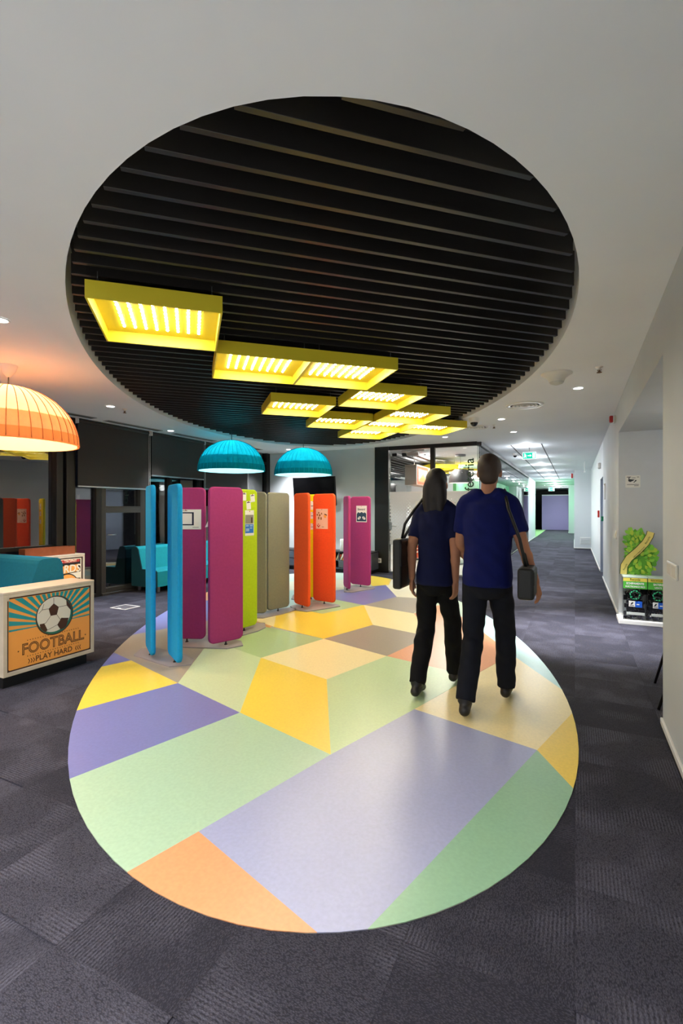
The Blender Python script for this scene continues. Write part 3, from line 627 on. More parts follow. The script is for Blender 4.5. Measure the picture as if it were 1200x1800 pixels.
# ================================================================== SCREENS ON THE OVAL
def fabric(name, hx): return mat(name, hx, .85, spec=.2, var=.05, vs=40, bump=.15, bs=700)
def screen_panel(L, ht, th=.045):
    m_ = MB(); b_ = .012
    def ring(ins, y): return [(x, y, z + ht / 2) for x, z in rrect(L - 2 * ins, ht - 2 * ins, .055 - ins * .5, 7)]
    m_.loft([ring(b_, -th / 2), ring(b_ * .3, -th / 2 + b_ * .35), ring(0, -th / 2 + b_), ring(0, th / 2 - b_), ring(b_ * .3, th / 2 - b_ * .35), ring(b_, th / 2)])
    return m_
base_m = mat('screen_base_plate', '989090', .5, spec=.4)
pin_m = mat('black_pivot', '0b0b0c', .4)
ZF = .004
def screen(lb, m, panels, base, hinge=None, z0=.05, top=1.625):
    """panels: list of ((x, y) near-left end, (x, y) far-right end); base: floor outline"""
    cx = sum(p_[0] for p_ in base) / len(base); cy = sum(p_[1] for p_ in base) / len(base)
    t_ = thing('partition_screen', lb, 'screen', (cx, cy, ZF), 0, 'fabric partition screens on the oval floor')
    MB().prism([(x - cx, y - cy) for x, y in base], 0, .012).build('base_plate', base_m, t_)
    out = []
    for (ax, ay), (bx_, by_) in panels:
        L = math.hypot(bx_ - ax, by_ - ay); an = math.atan2(by_ - ay, bx_ - ax); mx_, my_ = (ax + bx_) / 2, (ay + by_) / 2
        p_ = screen_panel(L, top - z0).build('fabric_panel', m, t_, None, (mx_ - cx, my_ - cy, z0 - ZF), an)
        f_ = MB(); f_.cyl((0, 0, -(z0 - ZF) + .012), (0, 0, .004), .008, n=10); f_.cyl((0, 0, -(z0 - ZF) + .012), (0, 0, -(z0 - ZF) + .022), .018, .012, n=12)
        f_.build('pivot_foot', pin_m, p_)
        out.append(((mx_, my_), an, L))
    return out
blue_f, mag_f = fabric('blue_felt_screen', '1a97d4'), fabric('magenta_felt_screen', 'a23a76')
lime_f, gray_f = fabric('lime_felt_screen', 'b9d41f'), fabric('grey_felt_screen', '838479')
or_f, yel_f = fabric('orange_felt_screen', 'fb6030'), fabric('yellow_felt_screen', 'f5df12')
base_blue = [tuple(G(*v, .012))[:2] for v in ((235, 1152), (248, 1140), (275, 1139), (323, 1150), (341, 1158), (336, 1168), (297, 1172))]
screen('blue felt partition screen nearest the viewer, both panels seen almost edge on', blue_f, [((-3.80, 3.475), (-3.475, 3.24)), ((-3.43, 3.395), (-3.095, 3.185))], base_blue)
mag = screen('front magenta partition screen right behind the blue one', mag_f, [((-3.83, 3.77), (-3.46, 3.92)), ((-3.288, 3.765), (-3.142, 4.12))],
             [tuple(G(*v, .012))[:2] for v in ((300, 1133), (323, 1137.5), (399, 1140), (427, 1134.5), (424, 1127), (380, 1117), (300, 1117))])
lime = screen('lime green partition screen with pinned notices', lime_f, [((-3.42, 4.285), (-3.37, 4.68)), ((-3.46, 4.80), (-3.80, 4.60))],
              [(-3.40, 4.24), (-3.29, 4.33), (-3.25, 4.55), (-3.27, 4.73), (-3.40, 4.90), (-3.85, 4.72), (-3.80, 4.52), (-3.5, 4.5)])
gray = screen('grey partition screen between the lime and the orange ones', gray_f, [((-3.98, 5.10), (-3.60, 5.23)), ((-3.685, 5.36), (-3.585, 5.74))],
              [(-4.02, 5.12), (-3.95, 5.0), (-3.58, 5.12), (-3.49, 5.45), (-3.46, 5.72), (-3.50, 5.80), (-3.62, 5.82), (-3.72, 5.6)])
orng = screen('orange partition screen with a pink event poster', or_f, [((-3.63, 5.985), (-3.285, 5.80)), ((-3.51, 6.325), (-3.105, 6.225))],
              [(-3.66, 5.90), (-3.45, 5.72), (-3.27, 5.70), (-3.12, 6.0), (-3.02, 6.22), (-3.08, 6.30), (-3.5, 6.40), (-3.63, 6.2)])
yell = screen('yellow partition screen wedged behind the orange one', yel_f, [((-3.83, 6.42), (-3.47, 6.56)), ((-3.90, 6.62), (-4.05, 6.98))],
              [(-3.95, 6.40), (-3.80, 6.34), (-3.47, 6.44), (-3.38, 6.52), (-3.45, 6.66), (-3.95, 7.05), (-4.15, 7.02), (-4.1, 6.7)])
fmag = screen('far magenta partition screen with a beware poster, nearest the glass door', mag_f, [((-3.655, 7.70), (-3.41, 7.38)), ((-3.655, 7.97), (-3.235, 7.88))],
              [(-3.63, 7.62), (-3.5, 7.35), (-3.36, 7.33), (-3.25, 7.6), (-3.15, 7.88), (-3.22, 7.98), (-3.6, 8.08), (-3.74, 7.85)])
# --- things pinned to the screens
def on_panel(info, px, py, th=.045):
    """frame on a panel's camera-side face: origin under pixel (px, py), U along the panel, V up"""
    (mx_, my_), an, L = info; U = Vector((math.cos(an), math.sin(an), 0)); N = Vector((U.y, -U.x, 0))
    P = Vector((mx_, my_, 0)) + N * (th / 2 + .001)
    dx, dy = wxy((px - 600) / F, 1.); dr_ = Vector((dx, dy, 0)); t_ = P.dot(N) / dr_.dot(N)
    return Vector((dr_.x * t_, dr_.y * t_, HC - t_ * (py - HOR) / F)), U, Vector((0, 0, 1)), N
def sheet(name, lb, info, tl, br, m=paper, tilt=0., cat='poster', grp=None, wide=None):
    O1, U, V, N = on_panel(info, *tl); O2 = on_panel(info, *br)[0]
    w_ = (O2 - O1).dot(U) if wide is None else wide; h_ = O1.z - O2.z; O = O1 - V * h_ if wide is None else O2 - U * w_
    t_ = thing(name, lb, cat, O, 0, grp); c_, s_ = math.cos(tilt), math.sin(tilt); U2 = U * c_ + V * s_; V2 = V * c_ - U * s_
    m_ = MB(); m_.slab([(0, 0), (w_, 0), (w_, h_), (0, h_)], (0, 0, 0), U2, V2, .0015); m_.build('sheet', m, t_)
    m_ = MB(); m_.ball(U2 * (w_ / 2) + V2 * (h_ * .96) + N * .003, .006, n=8); m_.build('pin', red_p, t_)
    def P(poly, mm, nm, lift=.0022): MB().flat(poly, N * lift, U2, V2).build(nm, mm, t_)
    return t_, w_, h_, U2, V2, N, P
t_, w_, h_, U, V, N, P = sheet('poster', 'white landscape poster with a thick navy frame on the front magenta screen', mag[0], (300, 895.5), (353.5, 930.5))
m_ = MB(); N0 = N * .0022
for x0, x1, y0, y1 in ((.14, .76, .80, .86), (.14, .76, .20, .26), (.14, .18, .26, .80), (.70, .76, .26, .80)): m_.flat([(x0 * w_, y0 * h_), (x1 * w_, y0 * h_), (x1 * w_, y1 * h_), (x0 * w_, y1 * h_)], N0, U, V)
m_.build('navy_frame', navy, t_); m_ = MB()
for x0, x1, y0 in ((.2, .55, .92), (.72, .92, .09)): m_.flat([(x0 * w_, y0 * h_), (x1 * w_, y0 * h_), (x1 * w_, (y0 + .025) * h_), (x0 * w_, (y0 + .025) * h_)], N0, U, V)
m_.build('small_print', mat('gray_ink', '6b6b70', .7), t_)
t_ = thing('paper_note', 'small white paper corner sticking out between the two front magenta panels', 'note', G(361, 930, 1.22) * 0 + Vector(at_Z(360.2, 927, 4.94)))
MB().slab([(0, 0), (.04, .01), (.035, .075)], (0, 0, 0), Vector((CT, ST, 0)), Vector((0, 0, 1)), .001).build('sheet', paper, t_)
for k_, (tl, br, tilt, lb) in enumerate((((425, 866), (432.5, 880), .0, 'small white card at the top left of the lime screen'), ((440.5, 869.5), (448, 883), .12, 'tilted white card at the top right of the lime screen'), ((433.5, 881.5), (441, 896), .10, 'small white card pinned lowest of the three on the lime screen'))):
    t_, w_, h_, U, V, N, P = sheet('note_card', lb, lime[0], tl, br, tilt=tilt, cat='note', grp='note cards on the lime screen')
    P([(.1 * w_, .8 * h_), (.85 * w_, .8 * h_), (.85 * w_, .9 * h_), (.1 * w_, .9 * h_)], navy, 'heading_bar')
t_, w_, h_, U, V, N, P = sheet('poster', 'tall flyer with a photo over a blue block on the lime screen', lime[0], (430.5, 897), (446, 941), cat='poster')
P([(.02 * w_, .47 * h_), (.95 * w_, .47 * h_), (.95 * w_, .82 * h_), (.02 * w_, .82 * h_)], mat('photo_gray', '8f8a80', .6), 'photo'); P([(.65 * w_, .5 * h_), (.82 * w_, .5 * h_), (.82 * w_, .72 * h_), (.65 * w_, .72 * h_)], mat('photo_dark', '4a2f2a', .6), 'photo_figure', .003)
P([(.02 * w_, .1 * h_), (.95 * w_, .1 * h_), (.95 * w_, .45 * h_), (.02 * w_, .45 * h_)], mat('flyer_blue', '1f6fd0', .6), 'blue_block')
m_ = MB()
for x0, x1, y0, y1 in ((.08, .4, .36, .42), (.52, .85, .36, .42), (.08, .45, .17, .29), (.52, .8, .27, .32)): m_.flat([(x0 * w_, y0 * h_), (x1 * w_, y0 * h_), (x1 * w_, y1 * h_), (x0 * w_, y1 * h_)], N * .003, U, V)
m_.build('pale_text_blocks', mat('flyer_pale_blue', '8fb4e6', .6), t_)
t_, w_, h_, U, V, N, P = sheet('poster', 'pink and cream event poster on the orange screen', orng[1], (555.3, 894.5), (576, 930), mat('poster_cream', 'efd9c3', .6))
m_ = MB()
for x, y, rx, ry, in ((.24, .80, .05, .05), (.12, .70, .06, .05), (.48, .76, .05, .05), (.24, .54, .06, .08), (.44, .52, .06, .08), (.32, .68, .08, .06)): m_.flat([(x * w_ + a_ * w_, y * h_ + b_ * h_) for a_, b_ in circ(0, 0, ry, 12, rx / ry)], N * .0024, U, V)
m_.build('brown_figures', mat('poster_brown', '8a6a2a', .6), t_); m_ = MB()
m_.flat([(.78 * w_ + a_, .64 * h_ + b_) for a_, b_ in circ(0, 0, .12 * w_, 18)], N * .0024, U, V); m_.build('golden_disc', mat('poster_gold', 'e8b35a', .6), t_)
P([(.7 * w_, .73 * h_), (.93 * w_, .66 * h_), (.93 * w_, .71 * h_), (.74 * w_, .76 * h_)], ink, 'dark_bow', .003)
m_ = MB(); m_.flat([(.06 * w_, .19 * h_), (.13 * w_, .2 * h_), (.22 * w_, .12 * h_), (.22 * w_, .05 * h_)], N * .0024, U, V); m_.flat([(.22 * w_, .05 * h_), (.22 * w_, .12 * h_), (.32 * w_, .2 * h_), (.38 * w_, .19 * h_)], N * .0024, U, V); m_.flat([(.22 * w_ + a_, .23 * h_ + b_) for a_, b_ in circ(0, 0, .04 * w_, 10)], N * .0024, U, V)
m_.build('red_emblem', red_p, t_)
P([(.5 * w_, .09 * h_), (.68 * w_, .09 * h_), (.68 * w_, .11 * h_), (.5 * w_, .11 * h_)], ink, 'small_print')
t_, w_, h_, U, V, N, P = sheet('poster', 'poster of a dark blue creature with two white eyes under the word Beware', fmag[1], (626, 889), (644.5, 918))
P([(.05 * w_, .05 * h_), (.95 * w_, .05 * h_), (.95 * w_, .52 * h_), (.8 * w_, .6 * h_), (.7 * w_, .55 * h_), (.5 * w_, .62 * h_), (.35 * w_, .55 * h_), (.2 * w_, .61 * h_), (.05 * w_, .5 * h_)], mat('poster_slate', '24405a', .6), 'creature')
for x, tl_ in ((.29, .6), (.73, -.6)):
    R_ = [(x * w_ + a_ * math.cos(tl_) - b_ * math.sin(tl_), .25 * h_ + a_ * math.sin(tl_) + b_ * math.cos(tl_)) for a_, b_ in circ(0, 0, .1 * w_, 16, 1.7)]
    P(R_, paper, 'eye', .003); P([(x * w_ + a_, .26 * h_ + b_) for a_, b_ in circ(0, 0, .045 * w_, 10)], ink, 'pupil', .0036)
text('lettering', 'Beware!', h_ * .19, ink, t_, U * (w_ / 2) + V * (h_ * .72), U, V, .0024, 'CENTER', .0006, .0001, .9)
for (tl, br, lb) in (((544, 881), (556, 896), 'white notice at the top of the yellow screen, in the gap of the orange one'), ((544, 900), (556, 912), 'middle white notice on the yellow screen'), ((544, 920), (556, 931), 'lowest white notice on the yellow screen')):
    t_, w_, h_, U, V, N, P = sheet('note_card', lb, yell[0], tl, br, cat='note', grp='note cards on the yellow screen')
    P([(.2 * w_, .4 * h_), (.7 * w_, .4 * h_), (.7 * w_, .47 * h_), (.2 * w_, .47 * h_)], ink, 'text_line')
# ================================================================== LOUNGE FURNITURE
teal_f = mat('teal_upholstery', '16708e', .8, spec=.25, var=.06, vs=30, bump=.15, bs=600)
def game_box(lb, loc, L, D, Hh, plinth=.1):
    """front face at local x = 0 (facing +x), running along +y"""
    t_ = thing('game_bench', lb, 'bench', loc, 0, 'plywood benches with retro print fronts'); fr_ = .028
    body = MB(); body.b2(-D, -fr_, 0, L, plinth, Hh - .02); body.build('carcass', wood, t_)
    MB().b2(-D, 0, -.004, L + .004, Hh - .022, Hh, bev=.003).build('top_board', wood, t_)
    MB().b2(-D + .03, -.06, .03, L - .03, 0, plinth).build('plinth', black, t_)
    fm = MB(); fm.b2(-fr_, 0, 0, fr_, plinth, Hh - .022); fm.b2(-fr_, 0, L - fr_, L, plinth, Hh - .022); fm.b2(-fr_, 0, fr_, L - fr_, plinth, plinth + .03); fm.b2(-fr_, 0, fr_, L - fr_, Hh - .045, Hh - .022)
    fm.build('front_frame', wood, t_)
    pw, ph = L - 2 * fr_, Hh - .045 - plinth - .03
    pn = MB().b2(-fr_, -.008, fr_, L - fr_, plinth + .03, Hh - .045).build('print_panel', mat('print_edge_brown', '3a1d12', .5), t_)
    return t_, pn, Vector((-.0075, fr_, plinth + .03)), pw, ph
t_, pn, O, pw, ph = game_box('plywood bench with the FOOTBALL print, nearest the viewer', (-3.95, 2.217, 0), .776, .31, .755)
U, V, N = Vector((0, 1, 0)), Vector((0, 0, 1)), Vector((1, 0, 0))
por, ptl, pbr, pwh = mat('print_orange', 'f0a04a', .45), mat('print_teal', '178f97', .45), mat('print_brown', '42210f', .45), mat('print_white', 'd8d2c6', .45)
pgn = mat('print_bottle_green', '17685a', .45)
def Pp(pn, O, pw, ph, poly, m, nm, lift): return MB().flat([(x * pw, y * ph) for x, y in poly], O + N * lift, U, V).build(nm, m, pn)
rr = [(x / pw, y / ph) for x, y in rrect(pw - .024, ph - .024, .012, 3, pw / 2, ph / 2)]
Pp(pn, O, pw, ph, rr, por, 'orange_ground', .0006)
m_ = MB(); cxr, cyr = .535, .53
win_ = [(.02, .5), (.98, .5), (.98, .975), (.02, .975)]
angs = [2, 11, 21, 31, 41, 50, 59, 68, 76, 85, 93, 102, 111, 120, 129.5, 139, 149, 159, 169, 178]
for a_ in angs:
    hw_ = 2.9 if 3 < a_ < 177 else 1.2
    p1 = [(cxr, cyr)] + [(cxr + 2 * math.cos(math.radians(a_ + s_)) , cyr + 2 * math.sin(math.radians(a_ + s_)) * pw / ph) for s_ in (-hw_, hw_)]
    p1 = clip(p1, win_)
    if len(p1) > 2: m_.flat([(x * pw, y * ph) for x, y in p1], O + N * .0012, U, V)
m_.build('teal_rays', ptl, pn)
bc = (.535 * pw, .645 * ph); R0 = .215 * pw
def ballp(poly, m, nm, lift): return MB().flat([(bc[0] + x * R0, bc[1] + y * R0) for x, y in poly], O + N * lift, U, V).build(nm, m, pn)
ballp(circ(0, 0, 1.06, 40), pbr, 'ball_outline', .0018); ballp(circ(0, 0, 1, 40), pgn, 'ball_shadow', .0024); ballp([(x, y) for x, y in circ(-.05, .06, .945, 40)], pwh, 'ball_white', .003)
UC = circ(0, 0, 1, 40)
pent = [(.3 * math.cos(math.radians(90 + 72 * k_)) - .08, .36 * math.sin(math.radians(90 + 72 * k_)) + .3) for k_ in range(5)]
m_ = MB()
for poly in (pent, [(.62, .95), (1, .6), (1.0, .1), (.86, .16), (.66, .42)], [(.78, -.3), (.35, -.22), (.12, -.55), (.3, -.85), (.62, -.8)], [(-.85, -.32), (-.6, -.32), (-.42, -.72), (-.6, -.86), (-.8, -.62)]):
    cp = clip(poly, circ(0, 0, .97, 40))
    if len(cp) > 2: ballp(cp, pbr, 'ball_patch', .0036)
m_ = MB()
def seam(p0, p1, w_=.022):
    d_ = Vector(p1) - Vector(p0); n_ = Vector((-d_.y, d_.x)).normalized() * w_ / 2
    m_.flat([(bc[0] + x * R0, bc[1] + y * R0) for x, y in (Vector(p0) - n_, Vector(p1) - n_, Vector(p1) + n_, Vector(p0) + n_)], O + N * .0037, U, V)
for p0, p1 in ((pent[0], (-.08, .97)), (pent[1], (-.72, .42)), (pent[2], (-.52, -.32)), (pent[3], (.28, -.28)), (pent[4], (.66, .42)), ((-.72, .42), (-.9, .25)), ((-.72, .42), (-.62, .72)), ((-.52, -.32), (-.6, -.32)), ((.28, -.28), (.4, -.22)), ((-.42, -.72), (.12, -.55))): seam(p0, p1)
m_.build('ball_seams', ink, pn)
Tm = mat('print_sepia', '5e3514', .5)
text('lettering', 'FOOTBALL', .122, Tm, pn, O + U * (.53 * pw) + V * (.19 * ph), U, V, .001, 'CENTER', .0034, .0002, .9)
text('inline_lettering', 'FOOTBALL', .122, por, pn, O + U * (.53 * pw) + V * (.19 * ph), U, V, .0016, 'CENTER', -.0042, .0002, .9)
text('lettering', 'PLAY HARD', .062, Tm, pn, O + U * (.53 * pw) + V * (.055 * ph), U, V, .001, 'CENTER', .001, .0002, .98)
m_ = MB()
for yy in (.375, .155):
    for k_ in range(22): m_.flat([((.22 + .029 * k_) * pw + a_, yy * ph + b_) for a_, b_ in circ(0, 0, .0042, 6)], O + N * .0012, U, V)
for x in (.12, .925): m_.flat([(x * pw + a_, .25 * ph + b_) for a_, b_ in circ(0, 0, .006, 8)], O + N * .0012, U, V)
for k_ in range(3):
    for x0, sg in ((.235, 1), (.83, -1)):
        x = x0 + sg * .027 * k_ if sg > 0 else x0 - .0 + .027 * (2 - k_) - .03
        for s2 in (1, -1): m_.flat([(x * pw - sg * .008, .082 * ph + s2 * .019), (x * pw - sg * .001, .082 * ph + s2 * .019), (x * pw + sg * .009, .082 * ph), (x * pw + sg * .002, .082 * ph)], O + N * (.0012 + .0001 * s2), U, V)
m_.build('dots_and_chevrons', Tm, pn, kind='stuff')
m_ = MB(); m_.slab(rrect(.025, .03, .004, 2), O + U * .006 + V * (ph - .01), U, V, .001); m_.build('worn_corner', wood, pn)
# second bench, BILLIARDS print
t_, pn, O, pw, ph = game_box('plywood bench with the BILLIARDS print, by the window behind the teal sofa', (-6.55, 4.04, 0), .77, .31, .745)
cr_m, rd_m, bk_m = mat('print_cream', 'e9dcc0', .5), mat('print_red', 'b8322a', .5), mat('print_black', '231a18', .5)
Pp(pn, O, pw, ph, [(.03, .03), (.97, .03), (.97, .97), (.03, .97)], cr_m, 'cream_ground', .0006)
Pp(pn, O, pw, ph, [(.05, .55), (.95, .62), (.95, .95), (.05, .95)], bk_m, 'black_field', .0012); Pp(pn, O, pw, ph, [(.05, .86), (.93, .88), (.93, .95), (.05, .95)], rd_m, 'red_band', .0018)
Pp(pn, O, pw, ph, [(.08, .56), (.9, .64), (.9, .82), (.08, .76)], por, 'orange_scroll', .0018)
text('lettering', 'BARS - TROPHY', .05, cr_m, pn, O + U * (.62 * pw) + V * (.885 * ph), U, V, .0024, 'CENTER', .001, .0002)
text('lettering', 'BILLIARDS', .155, cr_m, pn, O + U * (.49 * pw) + V * (.63 * ph), U, Vector((0, .08, 1)), .003, 'CENTER', .003, .0002, .92)
m_ = MB(); m_.flat([(.02 * pw, .33 * ph), (.55 * pw, .55 * ph), (.6 * pw, .52 * ph), (.02 * pw, .25 * ph)], O + N * .0012, U, V); m_.flat([(.6 * pw, .5 * ph), (.95 * pw, .46 * ph), (.95 * pw, .42 * ph), (.6 * pw, .46 * ph)], O + N * .0013, U, V); m_.build('cue_lines', bk_m, pn)
Pp(pn, O, pw, ph, [(.66 + x, .30 + y * pw / ph) for x, y in circ(0, 0, .245, 36)], bk_m, 'ball_outline', .0024); Pp(pn, O, pw, ph, [(.66 + x, .30 + y * pw / ph) for x, y in circ(0, 0, .225, 36)], por, 'ball_orange', .003)
Pp(pn, O, pw, ph, [(.70 + x, .36 + y * pw / ph) for x, y in circ(0, 0, .095, 28)], cr_m, 'ball_number_disc', .0036)
text('lettering', '3', .13, bk_m, pn, O + U * (.70 * pw) + V * (.27 * ph), U, V, .0042, 'CENTER', .003, .0002)
t_ = thing('wooden_box', 'reddish brown wooden box standing behind the billiards bench', 'box', (-6.64, 4.0, .745))
bx_ = MB(); bx_.b2(-.14, 0, 0, .72, 0, .012); bx_.b2(-.015, 0, 0, .72, .012, .115); bx_.b2(-.14, -.125, 0, .72, .012, .115); bx_.b2(-.125, -.015, 0, .015, .012, .115); bx_.b2(-.125, -.015, .705, .72, .012, .115)
bx_.build('box_walls', brown_w, t_); MB().b2(-.125, -.015, .015, .705, .09, .1).build('inner_board', brown_w, t_)
# teal corner sofa behind the football bench
t_ = thing('corner_sofa', 'teal corner sofa behind the football bench', 'sofa', (-5.28, 3.3, 0))
def prof_back(m_, pts, ext0, ext1, axis):
    """upholstered wedge: profile (depth, z) swept along an axis"""
    if axis == 'x': m_.loft([[(e_, d_, z_) for d_, z_ in pts] for e_ in (ext0, ext0 + .02, ext1 - .02, ext1)], smooth=False)
    else: m_.loft([[(d_, e_, z_) for d_, z_ in pts] for e_ in (ext0, ext0 + .02, ext1 - .02, ext1)], smooth=False)
bp_ = [(-.12, .40), (.02, .80), (.04, .835), (.08, .85), (.24, .85), (.27, .835), (.30, .78), (.36, .10), (-.02, .10)]
m_ = MB(); prof_back(m_, bp_, -1.4, 0, 'x'); m_.build('backrest', teal_f, t_)
m_ = MB(); prof_back(m_, [(-1.08, .10), (-1.06, .80), (-1.03, .845), (-.99, .85), (-.80, .85), (-.76, .83), (-.66, .40), (-.7, .10)], -1.05, .04, 'y'); m_.build('side_backrest', teal_f, t_)
MB().b2(-.70, 0, -.62, -.02, .1, .42, bev=.03, seg=2).build('seat', teal_f, t_)
for x, y in ((-.1, -.5), (-.1, .2), (-1.0, -.9), (-1.0, .2)): MB().cyl((x, y, 0), (x, y, .11), .02, n=10).build('leg', steel, t_)
# teal sofa against the window wall
t_ = thing('sofa', 'teal sofa against the black windows, behind the blue screen', 'sofa', (-6.84, 5.9, 0)); Ls = 1.9
teal_l = mat('teal_upholstery_light', '15909f', .8, spec=.25, var=.05, vs=30, bump=.15, bs=600)
side_m = mat('dark_teal_side', '0d4b55', .8)
m_ = MB(); prof_back(m_, [(0, .10), (0, .70), (.02, .745), (.06, .76), (.12, .755), (.15, .72), (.23, .36), (.23, .10)], .02, Ls - .02, 'y'); m_.build('backrest', teal_l, t_)
m_ = MB(); prof_back(m_, [(.23, .10), (.23, .36), (.27, .38), (.55, .375), (.585, .35), (.59, .10)], .02, Ls - .02, 'y'); m_.build('seat', teal_l, t_)
for y in (0, Ls - .02):
    m_ = MB(); prof_back(m_, [(0, .09), (0, .70), (.02, .745), (.06, .76), (.12, .755), (.15, .72), (.24, .385), (.55, .38), (.585, .355), (.59, .09)], y, y + .02, 'y'); m_.build('end_panel', side_m, t_)
for x, y in ((.08, .1), (.52, .1), (.08, Ls - .1), (.52, Ls - .1)): MB().b2(x - .02, x + .02, y - .02, y + .02, 0, .1, bev=.003).build('leg', alu, t_)
# floor outlet on the carpet
t_ = thing('floor_outlet', 'white square outline of a floor box lid in the dark carpet', 'floor box', tuple(G(220, 1067.5)))
m_ = MB()
for x0, x1, y0, y1 in ((-.15, .15, -.13, -.115), (-.15, .15, .115, .13), (-.15, -.135, -.115, .115), (.135, .15, -.115, .115)): m_.b2(x0, x1, y0, y1, 0, .006)
m_.build('rim', offwhite, t_); MB().b2(-.135, .135, -.115, .115, 0, .004).build('lid', mat('lid_carpet_gray', '4c4a50', .9), t_); MB().b2(-.03, .03, -.115, -.09, .004, .006).build('finger_pull', offwhite, t_)
# low cabinet, books and television by the grey wall
t_ = thing('low_cabinet', 'long low grey cabinet under the television', 'cabinet', (-6.88, 9.62, 0)); Lc = 2.95
cab = mat('cabinet_gray', '4e5058', .5); cab_d = mat('cabinet_dark', '1b1b1d', .6); cab_b = mat('cabinet_front_blue_gray', '6a7180', .5)
MB().b2(0, Lc, 0, .46, .44, .465, bev=.003).build('top_board', cab_d, t_); MB().b2(0, Lc, .43, .46, .09, .44).build('back_board', cab_d, t_); MB().b2(0, Lc, .02, .46, .075, .10).build('bottom_board', cab, t_); MB().b2(.02, Lc - .02, .05, .44, 0, .075).build('plinth', black, t_)
for x in (0, .72, 1.44, 2.16, Lc - .02): MB().b2(x, x + .02, .005, .43, .10, .44).build('divider', cab, t_)
MB().b2(1.46, Lc - .02, .01, .43, .255, .27).build('shelf', cab, t_)
for x0 in (.02, .74):
    for z0, z1 in ((.10, .265), (.275, .435)):
        dw = MB().b2(x0 + .005, x0 + .695, -.004, .012, z0, z1, bev=.002).build('drawer', cab_b, t_); MB().b2(x0 + .25, x0 + .45, -.012, -.004, z1 - .02, z1 - .012).build('handle', cab_d, dw)
MB().b2(2.18, Lc - .022, -.004, .012, .11, .25, bev=.002).build('drawer', cab, t_)
bcol = ['c8b48a', 'b0492c', 'e2d8c4', 'd8873a', '7a2f22', 'e9e4da', 'caa24c', 'f0ece2']
bn = ['tan', 'brick red', 'pale cream', 'amber', 'dark maroon', 'white', 'mustard', 'off-white']
xb = -6.88 + 2.08
for k_ in range(8):
    x0 = xb + k_ * .052; t2 = thing('book', bn[k_] + ' spined book leaning in the low cabinet, ' + ('first' if k_ == 0 else 'last' if k_ == 7 else 'number %d' % (k_ + 1)) + ' from the orange screen', 'book', (x0, 9.66, .271), 0, 'books in the low cabinet')
    R_ = Matrix.Rotation(math.radians(24), 4, 'Y'); Hb = .135 + .012 * (k_ % 3)
    cv = MB(); cv.M = R_
    cv.b2(0, .003, 0, .11, 0, Hb); cv.b2(.027, .03, 0, .11, 0, Hb); cv.b2(0, .03, -.003, 0, 0, Hb); cv.build('cover', mat('book_cover_%d' % k_, bcol[k_], .6), t2)
    pg = MB(); pg.M = R_; pg.b2(.003, .027, 0, .105, .003, Hb - .003); pg.build('pages', paper, t2)
t_ = thing('white_vase', 'white cylinder vase on the low cabinet next to the far magenta screen', 'vase', (-4.70, 9.80, .465))
MB().lathe([(0, .0), (.055, 0), (.06, .01), (.058, .24), (.054, .262), (.048, .26), (.05, .03), (0, .02)], n=24).build('body', offwhite, t_)
t_ = thing('television', 'black flat television tilted on the grey wall', 'television', (-5.46, 9.86, 1.815), math.radians(-4))
R_ = Matrix.Rotation(math.radians(6), 4, 'X'); m_ = MB(); m_.M = R_; m_.box((0, 0, 0), (1.16, .045, .67), bev=.006); m_.build('housing', black, t_)
m_ = MB(); m_.M = R_; m_.box((0, -.0235, .004), (1.13, .002, .635)); m_.build('screen', blackgloss, t_)
MB().b2(-.1, .1, .02, .228, -.1, .1, bev=.01).build('wall_bracket', black, t_)
# ================================================================== RIGHT WALL
sw = on_x(1178, 1002, XR); t_ = thing('light_switch', 'white square switch plate on the near right wall', 'switch', (XR, 3.33, 1.05))
MB().box((-.006, 0, 0), (.012, .30, .085), bev=.003).build('plate', offwhite, t_)
for y in (-.075, .075): MB().box((-.0125, y, 0), (.002, .12, .065), bev=.0006).build('rocker', mat('switch_rocker', 'd8d3c6', .4), t_)
def wall_item(name, lb, cat, y, z, parts, grp=None):
    t_ = thing(name, lb, cat, (XR, y, z), 0, grp)
    for nm, c, d_, m in parts: MB().box(c, d_, bev=min(d_) * .2).build(nm, m, t_)
    return t_
wall_item('fire_sounder', 'red fire alarm sounder high on the right wall above the niche corner', 'alarm', 7.75, 2.66, [('base', (-.015, 0, 0), (.03, .1, .1), offwhite), ('red_horn', (-.05, 0, 0), (.05, .09, .09), red_p)])
wall_item('thermostat', 'small white switch on the wall edge left of the recycling display', 'switch', 7.55, 1.05, [('plate', (-.006, 0, 0), (.012, .08, .11), offwhite), ('dial', (-.014, 0, 0), (.006, .04, .05), mat('switch_rocker', 'd8d3c6', .4))])
wall_item('call_point', 'small red call point beside the recessed door', 'call point', 12.6, 1.29, [('housing', (-.02, 0, 0), (.04, .1, .16), red_p), ('glass', (-.042, 0, 0), (.004, .06, .06), offwhite)])
wall_item('door_release', 'green door release box beside the recessed door', 'call point', 11.2 - .28, 1.21, [('housing', (-.02, 0, 0), (.04, .12, .1), green_p), ('button', (-.042, 0, 0), (.004, .05, .05), offwhite)])
wall_item('notice_panel', 'narrow white notice panel beside the recessed door', 'sign', 10.3, 1.73, [('panel', (-.008, 0, 0), (.016, .1, .3), offwhite), ('clip', (-.02, 0, .13), (.008, .06, .02), alu)])
wall_item('wall_lamp', 'small white box high above the recessed door', 'lamp', 12.0, 2.35, [('housing', (-.03, 0, 0), (.06, .14, .13), offwhite), ('diffuser', (-.062, 0, 0), (.006, .1, .09), mat('sensor_white', 'ffffff', .4))])
rd = bpy.data.objects.new('door_3', None); COL.objects.link(rd); rd['kind'] = 'structure'
